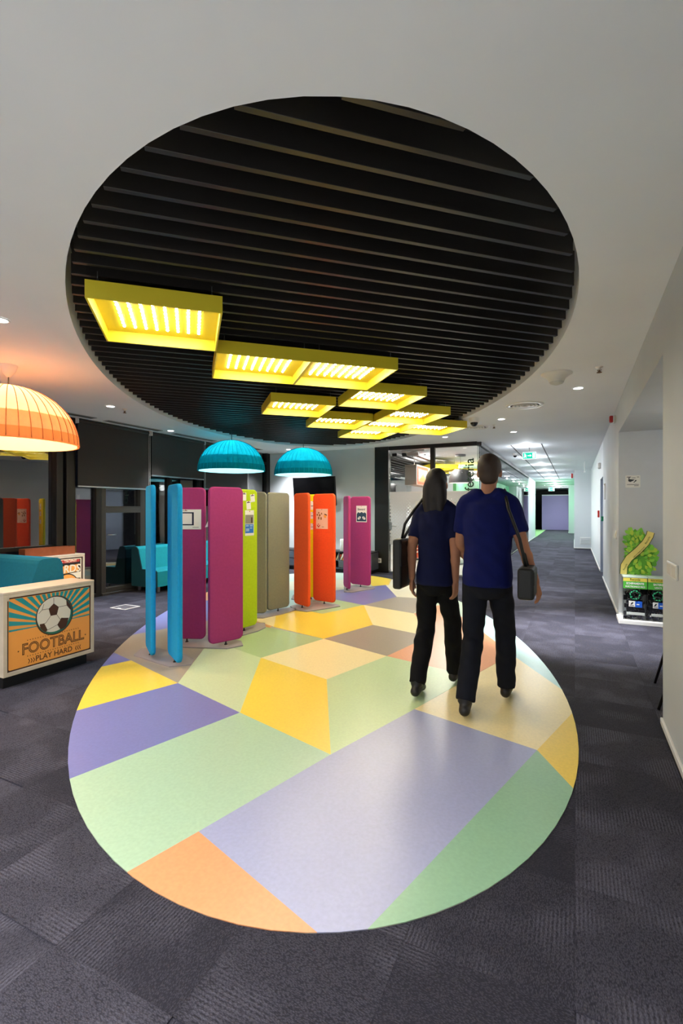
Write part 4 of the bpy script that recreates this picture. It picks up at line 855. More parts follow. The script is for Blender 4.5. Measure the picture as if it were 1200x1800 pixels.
MB().b2(XR + .12, XR + .16, 11.0, 12.2, 0, 2.06).build('leaf', mat('blue_gray_door', '8c97a8', .5), rd); MB().b2(XR, XR + .16, 11.0, 11.04, 0, 2.06).build('jamb', mat('blue_gray_door', '8c97a8', .5), rd); MB().b2(XR, XR + .16, 12.16, 12.2, 0, 2.06).build('jamb', mat('blue_gray_door', '8c97a8', .5), rd)
hb = MB(); hb.cyl((XR + .12, 11.12, 1.02), (XR + .06, 11.12, 1.02), .012); hb.cyl((XR + .06, 11.12, 1.02), (XR + .06, 11.25, 1.02), .01); hb.build('handle', alu, rd)
t_ = thing('fire_sounder', 'red alarm sounder on the corner of the white corridor block', 'alarm', (-.02, 19.0, 2.58)); MB().box((-.02, 0, 0), (.04, .12, .14), bev=.005).build('base', offwhite, t_); MB().box((-.07, 0, 0), (.06, .16, .16), bev=.012).build('red_horn', red_p, t_)
t_ = thing('wall_vent', 'white louvred vent low on the corridor block', 'vent', (.33, 18.9, .30))
MB().box((0, -.006, 0), (.33, .012, .24), bev=.003).build('frame', offwhite, t_)
for k_ in range(7): MB().box((0, -.014, -.09 + .03 * k_), (.29, .012, .016), R=Matrix.Rotation(.5, 4, 'X')).build('louvre', corr_white, t_)
gd_ = bpy.data.objects.new('door_4', None); COL.objects.link(gd_); gd_['kind'] = 'structure'
MB().b2(.10, .12, 25.2, 26.4, 0, 2.1).build('leaf', mat('mint_green_paint', '79d9a0', .5), gd_); hb = MB(); hb.cyl((.1, 25.4, 1.03), (.02, 25.4, 1.03), .015); hb.cyl((.02, 25.4, 1.03), (.02, 25.55, 1.03), .012); hb.build('handle', alu, gd_)
# --- niche: camera notice, recycling display, chair
def on_niche(px, py): return on_y(px, py, 7.2)
t_ = thing('camera_notice', 'small white video surveillance notice on the grey niche wall', 'sign', (.668, 7.2, 1.755))
MB().slab(rrect(.165, .155, .012), (0, -.001, 0), (1, 0, 0), (0, 0, 1), .006).build('plate', mat('sign_plate', 'dcdad0', .5), t_)
m_ = MB(); O, U, V = (0, -.0078, 0), (1, 0, 0), (0, 0, 1)
m_.flat([(-.068, .052), (-.02, .052), (-.02, .06), (-.068, .06)], O, U, V); m_.flat([(-.05, .03), (-.04, .03), (-.035, .052), (-.045, .052)], O, U, V)
m_.flat([(-.048, .032), (.022, .022), (.0, .006), (-.03, -.008), (-.052, .006)], O, U, V, .0002); m_.flat([(.004, -.012), (.014, -.016), (.036, .004), (.028, .01)], O, U, V, .0002); m_.flat(circ(.032, .01, .009, 10), O, U, V, .0003)
for x0, x1, z in ((-.01, .03, .045), (.045, .068, .055), (-.065, .066, -.040), (.014, .064, -.056)): m_.flat([(x0, z - .003), (x1, z - .003), (x1, z + .003), (x0, z + .003)], O, U, V)
m_.build('pictogram_and_text', mat('soft_black', '22221f', .6), t_)
rx0, rx1, ry = .535, 1.04, 7.06
t_ = thing('recycling_display', 'cardboard recycling display with a leafy green tree top and two clear bins in the niche', 'display', (rx0, ry, 0))
rw = rx1 - rx0; t_.scale = (.88, 1, .98)
MB().b2(-.06, rw + .1, -.26, .12, 0, .05, bev=.004).build('plinth', offwhite, t_)
lime_l = [mat('leaf_green_%d' % k_, hx, .6) for k_, hx in enumerate(('63ad30', '7cc63c', '92d447', 'b4d543'))]
def leaf(cx_, cz_, r_, an, y_):
    pts = [(0, 0), (.45, .32), (.75, .26), (1, 0), (.75, -.26), (.45, -.32)]
    return [(cx_ + r_ * (x * math.cos(an) - y * math.sin(an)), y_, cz_ + r_ * (x * math.sin(an) + y * math.cos(an))) for x, y in pts]
random.seed(11)
cxT, czT = .21, .90
inside = lambda x, z: ((x - .245) / .16) ** 2 + ((z - .82) / .20) ** 2 < 1 or ((x - .17) / .11) ** 2 + ((z - 1.0) / .16) ** 2 < 1 or (.07 < x < .35 and .58 < z < .8)
bd = MB(); bd.M = None
out_ = []
for k_ in range(40):
    an = 2 * math.pi * k_ / 40; rr_ = .0
    while inside(cxT + rr_ * math.cos(an), czT + rr_ * math.sin(an)) and rr_ < .5: rr_ += .005
    rr_ *= 1 + (.05 if k_ % 2 else -.06)
    out_.append((cxT + rr_ * math.cos(an), max(.59, czT + rr_ * math.sin(an))))
bd.add([(x, .02, z) for x, z in out_] + [(x, .035, z) for x, z in out_], [list(range(40)), list(range(40, 80))[::-1]] + [[i3, 40 + i3, 40 + (i3 + 1) % 40, (i3 + 1) % 40] for i3 in range(40)])
tree = bd.build('tree_board', lime_l[0], t_)
cnt = 0
while cnt < 210:
    x, z = random.uniform(0, .5), random.uniform(.6, 1.17)
    if not inside(x, z): continue
    an = math.atan2(z - .8, x - .23) + random.uniform(-.7, .7); r_ = random.uniform(.055, .08); y_ = .018 - cnt * .0001
    m_ = MB(); lf = leaf(x, z, r_, an, y_)
    v0 = [Vector(p_) for p_ in lf]; m_.add(v0 + [v + Vector((0, .002, 0)) for v in v0] , [[5, 4, 3, 2, 1, 0]] + [[i3, (i3 + 1) % 6, 6 + (i3 + 1) % 6, 6 + i3] for i3 in range(6)])
    m_.build('leaf', random.choice(lime_l), tree); cnt += 1
rib = [(.02, .59), (.03, .70), (.09, .80), (.20, .90), (.29, 1.0), (.34, 1.09), (.355, 1.14)]
def ribbon(wd, y_, th):
    L_, R2 = [], []
    for k_, p_ in enumerate(rib):
        d_ = (Vector(rib[min(k_ + 1, 6)]) - Vector(rib[max(k_ - 1, 0)])).normalized(); n_ = Vector((-d_.y, d_.x)) * wd / 2
        L_.append((p_[0] + n_.x, p_[1] + n_.y)); R2.append((p_[0] - n_.x, p_[1] - n_.y))
    m_ = MB(); n_ = len(L_)
    vs = [(x, y_, z) for x, z in L_] + [(x, y_, z) for x, z in R2]; vs += [(x, y_ + th, z) for x, _, z in vs]
    fs = [[i3, i3 + 1, n_ + i3 + 1, n_ + i3] for i3 in range(n_ - 1)] + [[i3, 2 * n_ + i3, 2 * n_ + i3 + 1, i3 + 1] for i3 in range(n_ - 1)] + [[n_ + i3, n_ + i3 + 1, 3 * n_ + i3 + 1, 3 * n_ + i3] for i3 in range(n_ - 1)] + [[0, n_, 3 * n_, 2 * n_], [n_ - 1, 3 * n_ - 1, 4 * n_ - 1, 2 * n_ - 1][::-1]]
    return m_.add(vs, fs)
ribbon(.098, -.006, .006).build('ribbon_outline', mat('dark_leaf_line', '3d4a1c', .6), tree)
ribbon(.082, -.010, .006).build('yellow_ribbon', mat('ribbon_yellow', 'ecd978', .55), tree)
rt = mat('ribbon_ink', '6b6a30', .6)
for s_, x, z, an, sz in (('Recycle', .325, 1.03, 62, .035), ('reduce reuse recycle', .215, .875, 46, .024), ('for a green planet', .235, .865, 46, .022), ('Recycle', .05, .68, 64, .03)):
    a_ = math.radians(an); text('lettering', s_, sz, rt, tree, (x, -.0105, z), (math.cos(a_), 0, math.sin(a_)), (-math.sin(a_), 0, math.cos(a_)), .001)
clear_p = glass('clear_bin_plastic', (.9, .92, .92, 1), .02)
gy, gg = mat('band_yellow', 'ead95a', .5), mat('band_green', '4fae3a', .5)
cables = [mat('cable_black', '151515', .4), mat('cable_gray', '8f8f92', .4), mat('cable_white', 'd5d5d0', .4), mat('cable_brown', '6e4a34', .4), mat('chip_lilac', '9a93b5', .4)]
for kb, (x0, x1, hd1, hd2) in enumerate(((0., .285, 'ECHIPAMENTE', 'ELECTRONICE MICI'), (.295, .53, 'BATERII', 'UZATE'))):
    bn_ = MB().b2(x0, x1, -.20, -.195, .05, .59); bn_.b2(x0, x1, .0, .005, .05, .59); bn_.b2(x0, x0 + .005, -.195, 0, .05, .59); bn_.b2(x1 - .005, x1, -.195, 0, .05, .59); b_o = bn_.build('clear_bin', clear_p, t_)
    MB().b2(x0, x1, -.204, -.2, .53, .575).build('yellow_band', gy, b_o); MB().b2(x0, x1, -.204, -.2, .44, .53).build('green_band', gg, b_o); MB().b2(x0 - .002, x1 + .002, -.206, .005, .575, .59).build('top_rim', mat('rim_mint', 'c8dccc', .4), b_o)
    xc = (x0 + x1) / 2
    text('lettering', 'Recycle' if kb == 0 else 'RECYCLING', .04 if kb == 0 else .032, mat('band_ink', '4c5a1a', .6), b_o, (xc, -.204, .541), (1, 0, 0), (0, 0, 1))
    text('lettering', hd1, .034, paper, b_o, (xc, -.204, .492), (1, 0, 0), (0, 0, 1), .001, 'CENTER', .0012, .0004, .95); text('lettering', hd2, .028, paper, b_o, (xc, -.204, .455), (1, 0, 0), (0, 0, 1), .001, 'CENTER', .0008, .0004, .95)
    m_ = MB()
    for k_ in range(46):
        m_.m = 0 if random.random() < (.5 if kb == 0 else .25) else random.randint(1, 3)
        r_ = random.uniform(.02, .05); cx_, cy_, cz_ = random.uniform(x0 + .06, x1 - .06), random.uniform(-.15, -.06), random.uniform(.09, .40)
        a0, tl_ = random.uniform(0, 6.28), random.uniform(-1, 1); th_ = random.uniform(2.5, 6)
        m_.tube([(cx_ + r_ * math.cos(a0 + th_ * q_ / 9), cy_ - .03 * math.sin(tl_ + q_ * .5), cz_ + r_ * math.sin(a0 + th_ * q_ / 9)) for q_ in range(10)], .005, 6)
    for k_ in range(150):
        m_.m = random.choice((1, 2, 2, 4, 0)); m_.box((random.uniform(x0 + .02, x1 - .02), random.uniform(-.19, -.03), random.uniform(.06, .125)), (.035, .016, .014), R=Matrix.Rotation(random.uniform(0, 6), 4, random.choice('XYZ')))
    for k_ in range(30):
        m_.m = 0; m_.box((random.uniform(x0 + .03, x1 - .03), random.uniform(-.12, -.03), random.uniform(.1, .4)), (.07, .05, .04), R=Matrix.Rotation(random.uniform(0, 6), 4, random.choice('XYZ')))
    m_.build('scrap_contents', cables, b_o, kind='stuff')
    m_ = MB()
    for k_ in range(5):                                   # ring of bent arrows
        e0, e1 = [Vector((xc + .066 * math.cos(math.radians(90 + 72 * q_)), -.205, .36 + .06 * math.sin(math.radians(90 + 72 * q_)))) for q_ in (k_, k_ + 1)]
        m_.cyl(e0 + (e1 - e0) * .02, e0 + (e1 - e0) * .62, .006, n=6); m_.cyl(e0 + (e1 - e0) * .60, e0 + (e1 - e0) * .92, .017, .002, n=6)
    m_.build('arrow_ring_emblem', mat('arrow_green', '1d8f5f', .5), b_o)
    lw = .075 if kb == 0 else .062
    MB().b2(xc - lw, xc, -.205, -.2, .215, .285).build('white_label', offwhite, b_o); MB().b2(xc, xc + lw * 1.1, -.206, -.2, .21, .285).build('blue_label', mat('label_blue', '1557c0', .5), b_o)
    m_ = MB(); m_.flat([(-.02, 0), (.0, 0), (.02, .03), (0, .03)], (xc - lw / 2, -.2055, .24), (1, 0, 0), (0, 0, 1)); m_.flat([(-.026, -.015), (.026, -.015), (.026, -.008), (-.026, -.008)], (xc - lw / 2, -.2055, .24), (1, 0, 0), (0, 0, 1)); m_.build('label_mark', ink, b_o)
    MB().b2(xc + .018, xc + .05, -.2068, -.206, .24, .252).build('label_text', paper, b_o)
    MB().b2(x0 + .04, x1 - .03, -.215, -.2, .115, .145).build('grey_slot_strip', mat('strip_gray', 'b9beb8', .5), b_o)
t_ = thing('chair', 'wooden chair with dark metal legs tucked in the niche behind the near wall', 'chair', (.86, 4.30, 0))
MB().box((.0, 0, .435), (.42, .44, .016), bev=.006).build('seat', mat('chair_wood', 'c98e5c', .45, var=.08, vs=12), t_)
for x, y, x2, y2 in ((-.19, -.2, -.335, -.3), (-.19, .2, -.28, .3), (.19, -.2, .24, -.27), (.19, .2, .24, .27)): MB().cyl((x2, y2, 0), (x, y, .43), .009, .012, n=8).build('leg', frame_m, t_)
bk = MB(); bk.loft([[(.20 + (z - .62) * .12 - .03 * math.cos(y * 7) + tx, y, z) for y in (-.2, -.1, 0, .1, .2)] + [(.212 + (z - .62) * .12 - .03 * math.cos(y * 7) + tx, y, z) for y in (.2, .1, 0, -.1, -.2)] for z, tx in ((.62, .02), (.70, .02), (.80, .02))], smooth=False)
bk.build('backrest', mat('chair_wood', 'c98e5c', .45), t_)
for y in (-.15, .15): MB().cyl((.19, y, .43), (.21, y, .66), .009, n=8).build('back_post', frame_m, t_)
# ================================================================== CAFETERIA INTERIOR
for x, y in ((-3.2, 12.0), (-5.6, 12.5), (-3.0, 15.5), (-5.8, 16), (-3.2, 19.5)): lamp('AREA', 'cafe_ceiling_light', (x, y, ZC - .02), P_CAFE, (1, .95, .9), .9)
cw = wall('wall_cafe_counter_column', -4.25, -3.95, 12.1, 12.5, 0, 2.02, white)
t_ = thing('bulkhead_box', 'long grey bulkhead box with red posters hanging over the counter', 'bulkhead', (-3.5, 11.5, 2.0))
MB().b2(-.30, 0, 0, 2.6, 0, .5, bev=.004).build('box_body', mat('bulkhead_taupe', 'a89c90', .6), t_)
for y0, y1 in ((.05, 1.0), (1.65, 2.5)):
    pp = MB().b2(0, .008, y0, y1, .03, .47).build('poster_panel', mat('poster_red', 'c8462c', .6), t_)
    MB().b2(.008, .011, y0 + .08, y1 - .08, .09, .40).build('poster_field', mat('poster_taupe', '8d857c', .6), pp)
    m_ = MB(); m_.slab([(y0 + .12, .10), (y1 - .12, .10), ((y0 + y1) / 2, .30)], (.011, 0, 0), (0, 1, 0), (0, 0, 1), .002); m_.build('poster_triangle', mat('poster_orange', 'e0683a', .6), pp)
for y in (.3, 2.3): MB().cyl((-.15, y, .5), (-.15, y, ZC - 2.0), .012, n=8).build('hanging_rod', steel, t_)
wall('wall_cafe_teal_band', -5.2, -2.0, 17.4, 17.6, 0, 1.9, mat('cafe_teal_band', '5c7f8c', .6))
t_ = thing('serving_light', 'bright backlit white panel over the serving counter', 'light', (-3.2, 16.6, 1.62)); MB().box((0, .03, 0), (1.5, .06, .36), bev=.004).build('housing', offwhite, t_); MB().box((0, -.003, 0), (1.44, .006, .30)).build('diffuser', mat('backlit_white', 'fff4e6', .4, em=3.5), t_)
def bell(lb, loc, r, h_, grp='bell pendants in the cafeteria'):
    t_ = thing('bell_pendant', lb, 'pendant lamp', loc, 0, grp)
    MB().lathe([(r, 0), (r * .97, h_ * .35), (r * .80, h_ * .8), (r * .55, h_), (.02, h_)], n=32).build('shade', mat('bell_dark', '1e1d1d', .5), t_)
    MB().lathe([(r * .97, .003), (r * .93, h_ * .35), (r * .5, h_ * .93), (0, h_ * .93)], n=32).build('white_lining', mat('bell_lining', 'fff6ea', .5, em=.9), t_)
    MB().cyl((0, 0, h_), (0, 0, ZC - loc[2]), .005, n=6).build('cord', black, t_); MB().lathe([(.13, 0), (.13, -.05), (0, -.05)], (0, 0, ZC - loc[2]), 24).build('canopy', mat('canopy_gray', '77777a', .5), t_)
bell('big dark bell lamp behind the cafeteria lettering', at_Z(809, 849, 12.2), .29, .34)
v = at_Z(688, 870, 17); bell('smaller dark bell lamp at the left edge of the glass door', v, .25, .40)
def crate(lb, loc, rz, m1):
    t_ = thing('print_crate', lb, 'bench', loc, rz, 'print crates in the cafeteria')
    MB().box((0, 0, .25), (.8, .34, .4), bev=.004).build('carcass', wood, t_); MB().box((0, 0, .025), (.7, .26, .05)).build('plinth', black, t_)
    pn = MB().box((0, -.173, .25), (.74, .006, .34)).build('print_panel', m1, t_)
    m_ = MB(); m_.flat([(-.34, -.12), (.34, .02), (.34, .06), (-.34, -.07)], (0, -.1765, .25), (1, 0, 0), (0, 0, 1)); m_.flat([(-.34, -.02), (.34, .12), (.34, .14), (-.34, .01)], (0, -.1765, .25), (1, 0, 0), (0, 0, 1)); m_.build('print_stripes', cr_m, pn)
crate('red print crate bench seen low through the glass door', tuple(on_y(728, 979, 12.9).xy) + (0,), .35, rd_m)
def cafe_chair(lb, x, y, rz, m):
    t_ = thing('cafe_chair', lb, 'chair', (x, y, .004), rz, 'chairs in the cafeteria')
    MB().box((0, 0, .45), (.42, .42, .03), bev=.01).build('seat', m, t_); MB().box((0, .2, .72), (.40, .025, .26), bev=.01).build('backrest', m, t_)
    for sx in (-.18, .18):
        for sy in (-.18, .18): MB().cyl((sx * 1.1, sy * 1.1, 0), (sx, sy, .44), .012, n=8).build('leg', steel, t_)
        MB().cyl((sx, .2, .45), (sx, .2, .62), .01, n=8).build('back_post', steel, t_)
def cafe_table(lb, x, y):
    t_ = thing('cafe_table', lb, 'table', (x, y, .004), 0, 'tables in the cafeteria')
    MB().lathe([(0, .72), (.38, .72), (.38, .745), (0, .745)], n=32, smooth=False).build('table_top', mat('table_slate', '3e4550', .4), t_); MB().cyl((0, 0, .02), (0, 0, .72), .03, n=12).build('column', steel, t_); MB().lathe([(.24, 0), (.24, .012), (.04, .025), (0, .025)], n=28).build('foot_plate', steel, t_)
ch_m = mat('cafe_chair_dark', '2d3340', .5)
t1, t2_ = on_y(800, 995, 12.4), on_y(770, 985, 14.4)
cafe_table('dark round cafeteria table near the corner glass', t1.x, 12.4); cafe_table('dark round cafeteria table farther inside', t2_.x - .3, 14.6)
for lb, x, y, rz in (('dark chair left of the nearer cafeteria table', t1.x - .6, 12.3, 1.6), ('dark chair behind the nearer cafeteria table', t1.x + .05, 13.0, 0.), ('dark chair left of the farther cafeteria table', t2_.x - .9, 14.6, 1.5), ('dark chair behind the farther cafeteria table', t2_.x - .2, 15.3, .2), ('black chair beside the red print crate', -4.6, 12.6, 2.2)):
    cafe_chair(lb, x, y, rz, ch_m)
for nm, uu, vv_, lb in (('led_panel', 770, 13.2, 'yellow LED panel seen inside the cafeteria, left of the big bell lamp'), ('led_panel', 806, 14.8, 'yellow LED panel seen inside the cafeteria, right behind the bell lamp')):
    v = on_y(uu, 818, vv_); t_ = thing(nm, lb, 'ceiling lamp', (v.x, v.y, 2.503), A, 'yellow LED panels in the cafeteria')
    for n2, me in (('frame', me_frame), ('reflector_plate', me_plate)): link(n2, me, t_)
    link('led_array', me_leds, t_, 'stuff')
    for sx in (-1, 1):
        for sy in (-1, 1): MB().cyl((sx * .33, sy * (W_ / 2 - .02), H_), (sx * .33, sy * (W_ / 2 - .02), 2.62 - 2.503), .0025, n=6).build('suspension_wire', wire_m, t_)
t_ = thing('slat_raft', 'black slatted ceiling raft inside the cafeteria above the bulkhead box', 'ceiling raft', (-5.2, 14.2, 2.62))
for k_ in range(17): MB().b2(-1.9 + .235 * k_, -1.9 + .235 * k_ + .11, -3.6, 3.6, 0, .07).build('slat', black, t_)
for y in (-2.8, 0, 2.8):
    MB().b2(-1.9, 1.97, y - .03, y + .03, .07, .10).build('cross_bar', black, t_)
    for x in (-1.5, 1.6): MB().cyl((x, y, .1), (x, y, ZC - 2.62), .006, n=6).build('hanging_rod', steel, t_)
# behind the corridor glazing
wall('wall_cafe_green', -3.4, -3.3, 15.0, 19.0, 0, ZC, mat('cafe_green', '4f9e68', .5))
t_ = thing('white_roller_screen', 'long pale curtain behind the corridor glass', 'curtain', (-2.3, 19.2, .4))
cu_ = MB(); prof = [(.03 * math.sin(k_ * 1.1), k_ * .06) for k_ in range(40)]
cu_.loft([[(x, y, 0) for x, y in prof] + [(x + .012, y, 0) for x, y in prof[::-1]], [(x, y, 2.2) for x, y in prof] + [(x + .012, y, 2.2) for x, y in prof[::-1]]]); cu_.build('fabric', mat('pale_curtain', 'dfe4e2', .8), t_)
MB().cyl((.0, 0, 2.21), (.0, 2.36, 2.21), .015, n=8).build('curtain_rail', alu, t_)
for y in (.2, 2.1): MB().cyl((0, y, 2.21), (0, y, ZC - .4), .006, n=6).build('rail_hanger', alu, t_)
for k_ in range(5):
    t_ = thing('strip_lamp', ['nearest', 'second', 'third', 'fourth', 'farthest'][k_] + ' long white strip lamp hanging inside behind the corridor glass', 'lamp', (-2.5, 13.4 + 1.3 * k_, 2.42), 0, 'strip lamps behind the corridor glass')
    MB().box((0, 0, 0), (1.3, .06, .05), bev=.004).build('housing', offwhite, t_); MB().box((0, 0, -.028), (1.26, .045, .006)).build('tube', mat('strip_white', 'ffffff', .4, em=8), t_)
    for sx in (-.5, .5): MB().cyl((sx, 0, .025), (sx, 0, ZC - 2.42), .003, n=6).build('wire', wire_m, t_)
# ================================================================== PEOPLE
def to_mesh(mb_, name, voxel, smooth, mats, disp=0., seed=0):
    me = mb_.mesh(name + '_raw', mats); o = bpy.data.objects.new('tmp', me); COL.objects.link(o)
    r_ = o.modifiers.new('r', 'REMESH'); r_.mode = 'VOXEL'; r_.voxel_size = voxel; r_.use_smooth_shade = True
    s_ = o.modifiers.new('s', 'SMOOTH'); s_.factor = .5; s_.iterations = smooth
    dg = bpy.context.evaluated_depsgraph_get(); out = bpy.data.meshes.new_from_object(o.evaluated_get(dg)); bpy.data.objects.remove(o); bpy.data.meshes.remove(me)
    out.name = name; out.materials.clear(); out.materials.append(mats)
    if disp:
        for v in out.vertices:
            co = v.co; k_ = noise.noise(Vector((co.x * 9 + seed, co.y * 9, co.z * 16 + co.x * 12))) * disp; v.co = co + v.normal * k_
    for p_ in out.polygons: p_.use_smooth = True
    out.update(); return out
def rings(m_, rows, n=24, sq=1.0):
    R_ = []
    for z, cx_, cy_, rx, ry in rows: R_.append([(cx_ + rx * math.cos(t), cy_ + ry * math.sin(t), z) for t in (2 * math.pi * i / n for i in range(n))])
    m_.loft(R_)
def limb(m_, pts, rs):
    for (p0, r0), (p1, r1) in zip(zip(pts, rs), zip(pts[1:], rs[1:])): m_.cyl(p0, p1, r0, r1, n=16)
    for p_, r_ in zip(pts, rs): m_.ball(p_, r_, n=14)
def hand(m_, wr_, dirn, side, palm_n):
    """palm + five bent fingers hanging along dirn; palm faces palm_n; side = +1 when the thumb leaves towards dirn x palm_n"""
    d_ = Vector(dirn).normalized(); n_ = Vector(palm_n); n_ = (n_ - d_ * n_.dot(d_)).normalized(); s_ = d_.cross(n_) * side; w_ = Vector(wr_)
    for k_ in range(5): m_.ball(w_ + d_ * (.012 + .018 * k_), .018 + .003 * min(k_, 2), n=10)
    for off in (-.027, -.009, .009, .027): m_.cyl(w_ + d_ * .02 + s_ * off * .7, w_ + d_ * .088 + s_ * off, .0135, .0115, n=10); m_.ball(w_ + d_ * .088 + s_ * off, .0115, n=8)
    for off, ln in ((.029, .070), (.010, .080), (-.010, .075), (-.029, .058)):
        p_ = [w_ + d_ * .088 + s_ * off]; a_ = .25
        for f_ in (.42, .32, .26):
            p_.append(p_[-1] + (d_ * math.cos(a_) + n_ * math.sin(a_)) * ln * f_); a_ += .4
        limb(m_, p_, [.0105, .0095, .0088, .0078])
    t0 = w_ + d_ * .022 + s_ * .02; limb(m_, [t0, t0 + s_ * .026 + d_ * .024 + n_ * .008, t0 + s_ * .036 + d_ * .05 + n_ * .016, t0 + s_ * .036 + d_ * .072 + n_ * .022], [.014, .0115, .0105, .0085])
skin_m = mat('skin', 'b07a5e', .55, spec=.3)
def person(lb, loc, rz, H, J, tee, trs, hair_c, long_hair, shoe_c, seed, wide=1., slv=1.):
    t_ = thing('person', lb, 'person', loc, rz); k = H / 1.78; V3 = lambda p_: Vector(p_) * k
    P_ = {n_: V3(v_) for n_, v_ in J.items()}
    b_ = MB(); sk = lambda r_: r_ * k
    lean = P_['chest'] - P_['pelvis']
    def tor(z, rx, ry, dy=0.): f_ = (z * k - P_['pelvis'].z) / (P_['chest'].z - P_['pelvis'].z); c_ = P_['pelvis'] + lean * f_; return (z * k, c_.x, c_.y + dy, rx * k * wide, ry * k)
    rings(b_, [tor(.84, .13, .10), tor(.92, .165, .115), tor(1.0, .155, .11), tor(1.10, .14, .10), tor(1.22, .155, .108), tor(1.34, .172, .112), tor(1.42, .165, .095), tor(1.47, .10, .07)])
    limb(b_, [P_['neck'], P_['head'] - Vector((0, .012, .05)) * k], [sk(.056), sk(.052)])
    hd = P_['head']
    b_.ball(hd + Vector((0, -.012, .025)) * k, sk(.096), (.80, 1.0, 1.0), n=20); b_.ball(hd + Vector((0, .018, -.045)) * k, sk(.07), (.84, .95, 1.05), n=16)
    b_.ball(hd + Vector((0, .078, -.085)) * k, sk(.03), (1, .8, .8), n=10); b_.cyl(hd + Vector((0, .085, .012)) * k, hd + Vector((0, .108, -.03)) * k, sk(.009), sk(.014), n=10); b_.ball(hd + Vector((0, .106, -.032)) * k, sk(.014), n=8)
    for sx in (-1, 1): b_.ball(hd + Vector((sx * .078, -.005, -.01)) * k, sk(.026), (.45, .8, 1.25), n=10)
    for sd in ('l', 'r'):
        sh, el, wr_ = P_['sh_' + sd], P_['el_' + sd], P_['wr_' + sd]; limb(b_, [P_['chest'] * .5 + sh * .5 + Vector((0, 0, .05)) * k, sh, el, wr_], [sk(.06), sk(.058), sk(.041), sk(.027)])
        m2 = (el * .65 + wr_ * .35); b_.ball(m2, sk(.041), (1, 1, 1.6), n=12)
        hand(b_, wr_, wr_ - el + Vector((0, 0, -.1)), 1 if sd == 'r' else -1, Vector((-1 if sd == 'r' else 1, .25, 0)))
        hp, kn, an = P_['hip_' + sd], P_['kn_' + sd], P_['an_' + sd]; limb(b_, [hp, kn, an], [sk(.078), sk(.056), sk(.04)])
        cf_ = kn * .7 + an * .3 - Vector((0, .02, 0)) * k; b_.ball(cf_, sk(.056), (1, 1, 2), n=12)
        limb(b_, [an, P_['toe_' + sd]], [sk(.04), sk(.028)])
    link('body', to_mesh(b_, 'body', .0075, 4, skin_m), t_)
    # face and hair
    for sx in (-1, 1):
        e_ = MB(); e_.ball(hd + Vector((sx * .033, .074, .008)) * k, sk(.012), n=10); e_.build('eye', mat('eye_white', 'e8e4dc', .3), t_)
    e_ = MB(); e_.ball(hd + Vector((0, .098, -.058)) * k, sk(.02), (1.1, .35, .3), n=10); e_.build('mouth', mat('lips', '8c4a42', .5), t_)
    hr = MB(); hr.ball(hd + Vector((0, -.026, .04)) * k, sk(.106), (.80, .98, .93), n=20); hr.ball(hd + Vector((0, -.05, -.01)) * k, sk(.082), (.86, .75, 1.05), n=16)
    if long_hair:
        for dx in (-.04, 0, .04): limb(hr, [hd + Vector((dx, -.07, 0)) * k, hd + Vector((dx * 1.3, -.085, -.12)) * k, hd + Vector((dx * 1.2, -.10, -.25)) * k], [sk(.055), sk(.05), sk(.025)])
    link('hair', to_mesh(hr, 'hair', .010, 4, mat('hair_' + hair_c, hair_c, .6, bump=.5, bs=220), .006, seed), t_)
    # t-shirt
    s_ = MB(); g_ = .022
    rings(s_, [tor(.86, .165 + g_, .12 + g_), tor(.92, .17 + g_, .122 + g_), tor(1.0, .162 + g_, .12 + g_), tor(1.10, .152 + g_, .115 + g_), tor(1.22, .163 + g_, .115 + g_), tor(1.34, .175 + g_, .114 + g_), tor(1.43, .165 + g_, .092 + g_), tor(1.485, .085, .068), tor(1.505, .066, .06)])
    for sd in ('l', 'r'):
        sh, el = P_['sh_' + sd], P_['el_' + sd]; e2 = sh + (el - sh) * .72
        limb(s_, [P_['chest'] * .55 + sh * .45 + Vector((0, 0, .055)) * k, sh + Vector((0, 0, .006))], [sk(.07), sk(.075 * slv)]); s_.cyl(sh, e2, sk(.076 * slv), sk(.079 * slv), n=18)
    link('t_shirt', to_mesh(s_, 't_shirt', .011, 4, tee, .007, seed + 3), t_)
    # trousers
    r_ = MB(); rings(r_, [tor(.78, .10, .09), tor(.84, .165, .118), tor(.92, .176, .125), tor(.985, .165, .12)])
    for sd in ('l', 'r'):
        hp, kn, an = P_['hip_' + sd], P_['kn_' + sd], P_['an_' + sd]; limb(r_, [hp, kn], [sk(.092), sk(.073)]); r_.cyl(kn, an + (kn - an) * .02 - Vector((0, 0, .02)), sk(.075), sk(.066), n=18); r_.ball(kn * .72 + an * .28 - Vector((0, .02, 0)) * k, sk(.07), (1, 1, 1.7), n=14)
    link('trousers', to_mesh(r_, 'trousers', .011, 4, trs, .008, seed + 9), t_)
    bt = MB(); rings(bt, [tor(.945, .182, .131), tor(.98, .178, .129)], 28); bt.build('belt', mat('belt_black', '0d0c0c', .4), t_)
    for sd in ('l', 'r'):
        an, to = P_['an_' + sd], P_['toe_' + sd]; d_ = (to - an); hl = an - Vector((d_.x, d_.y, 0)).normalized() * .045 * k - Vector((0, 0, an.z - to.z + .0)) * .75
        f_ = MB(); limb(f_, [hl, an * .5 + to * .5, to], [sk(.038), sk(.042), sk(.034)]); f_.cyl(an - Vector((0, 0, .02)), an + Vector((0, 0, .03)) * k, sk(.05), sk(.048), n=14)
        ms = to_mesh(f_, 'shoe', .009, 4, mat('shoe_' + shoe_c, shoe_c, .5)); zmin = min(v.co.z for v in ms.vertices)
        link('shoe', ms, t_)
    return t_, P_
tee_m = mat('navy_cotton', '0d1654', .85, spec=.2, var=.1, vs=12); tee_w = mat('dark_navy_cotton', '11163a', .85, spec=.2, var=.1, vs=12)
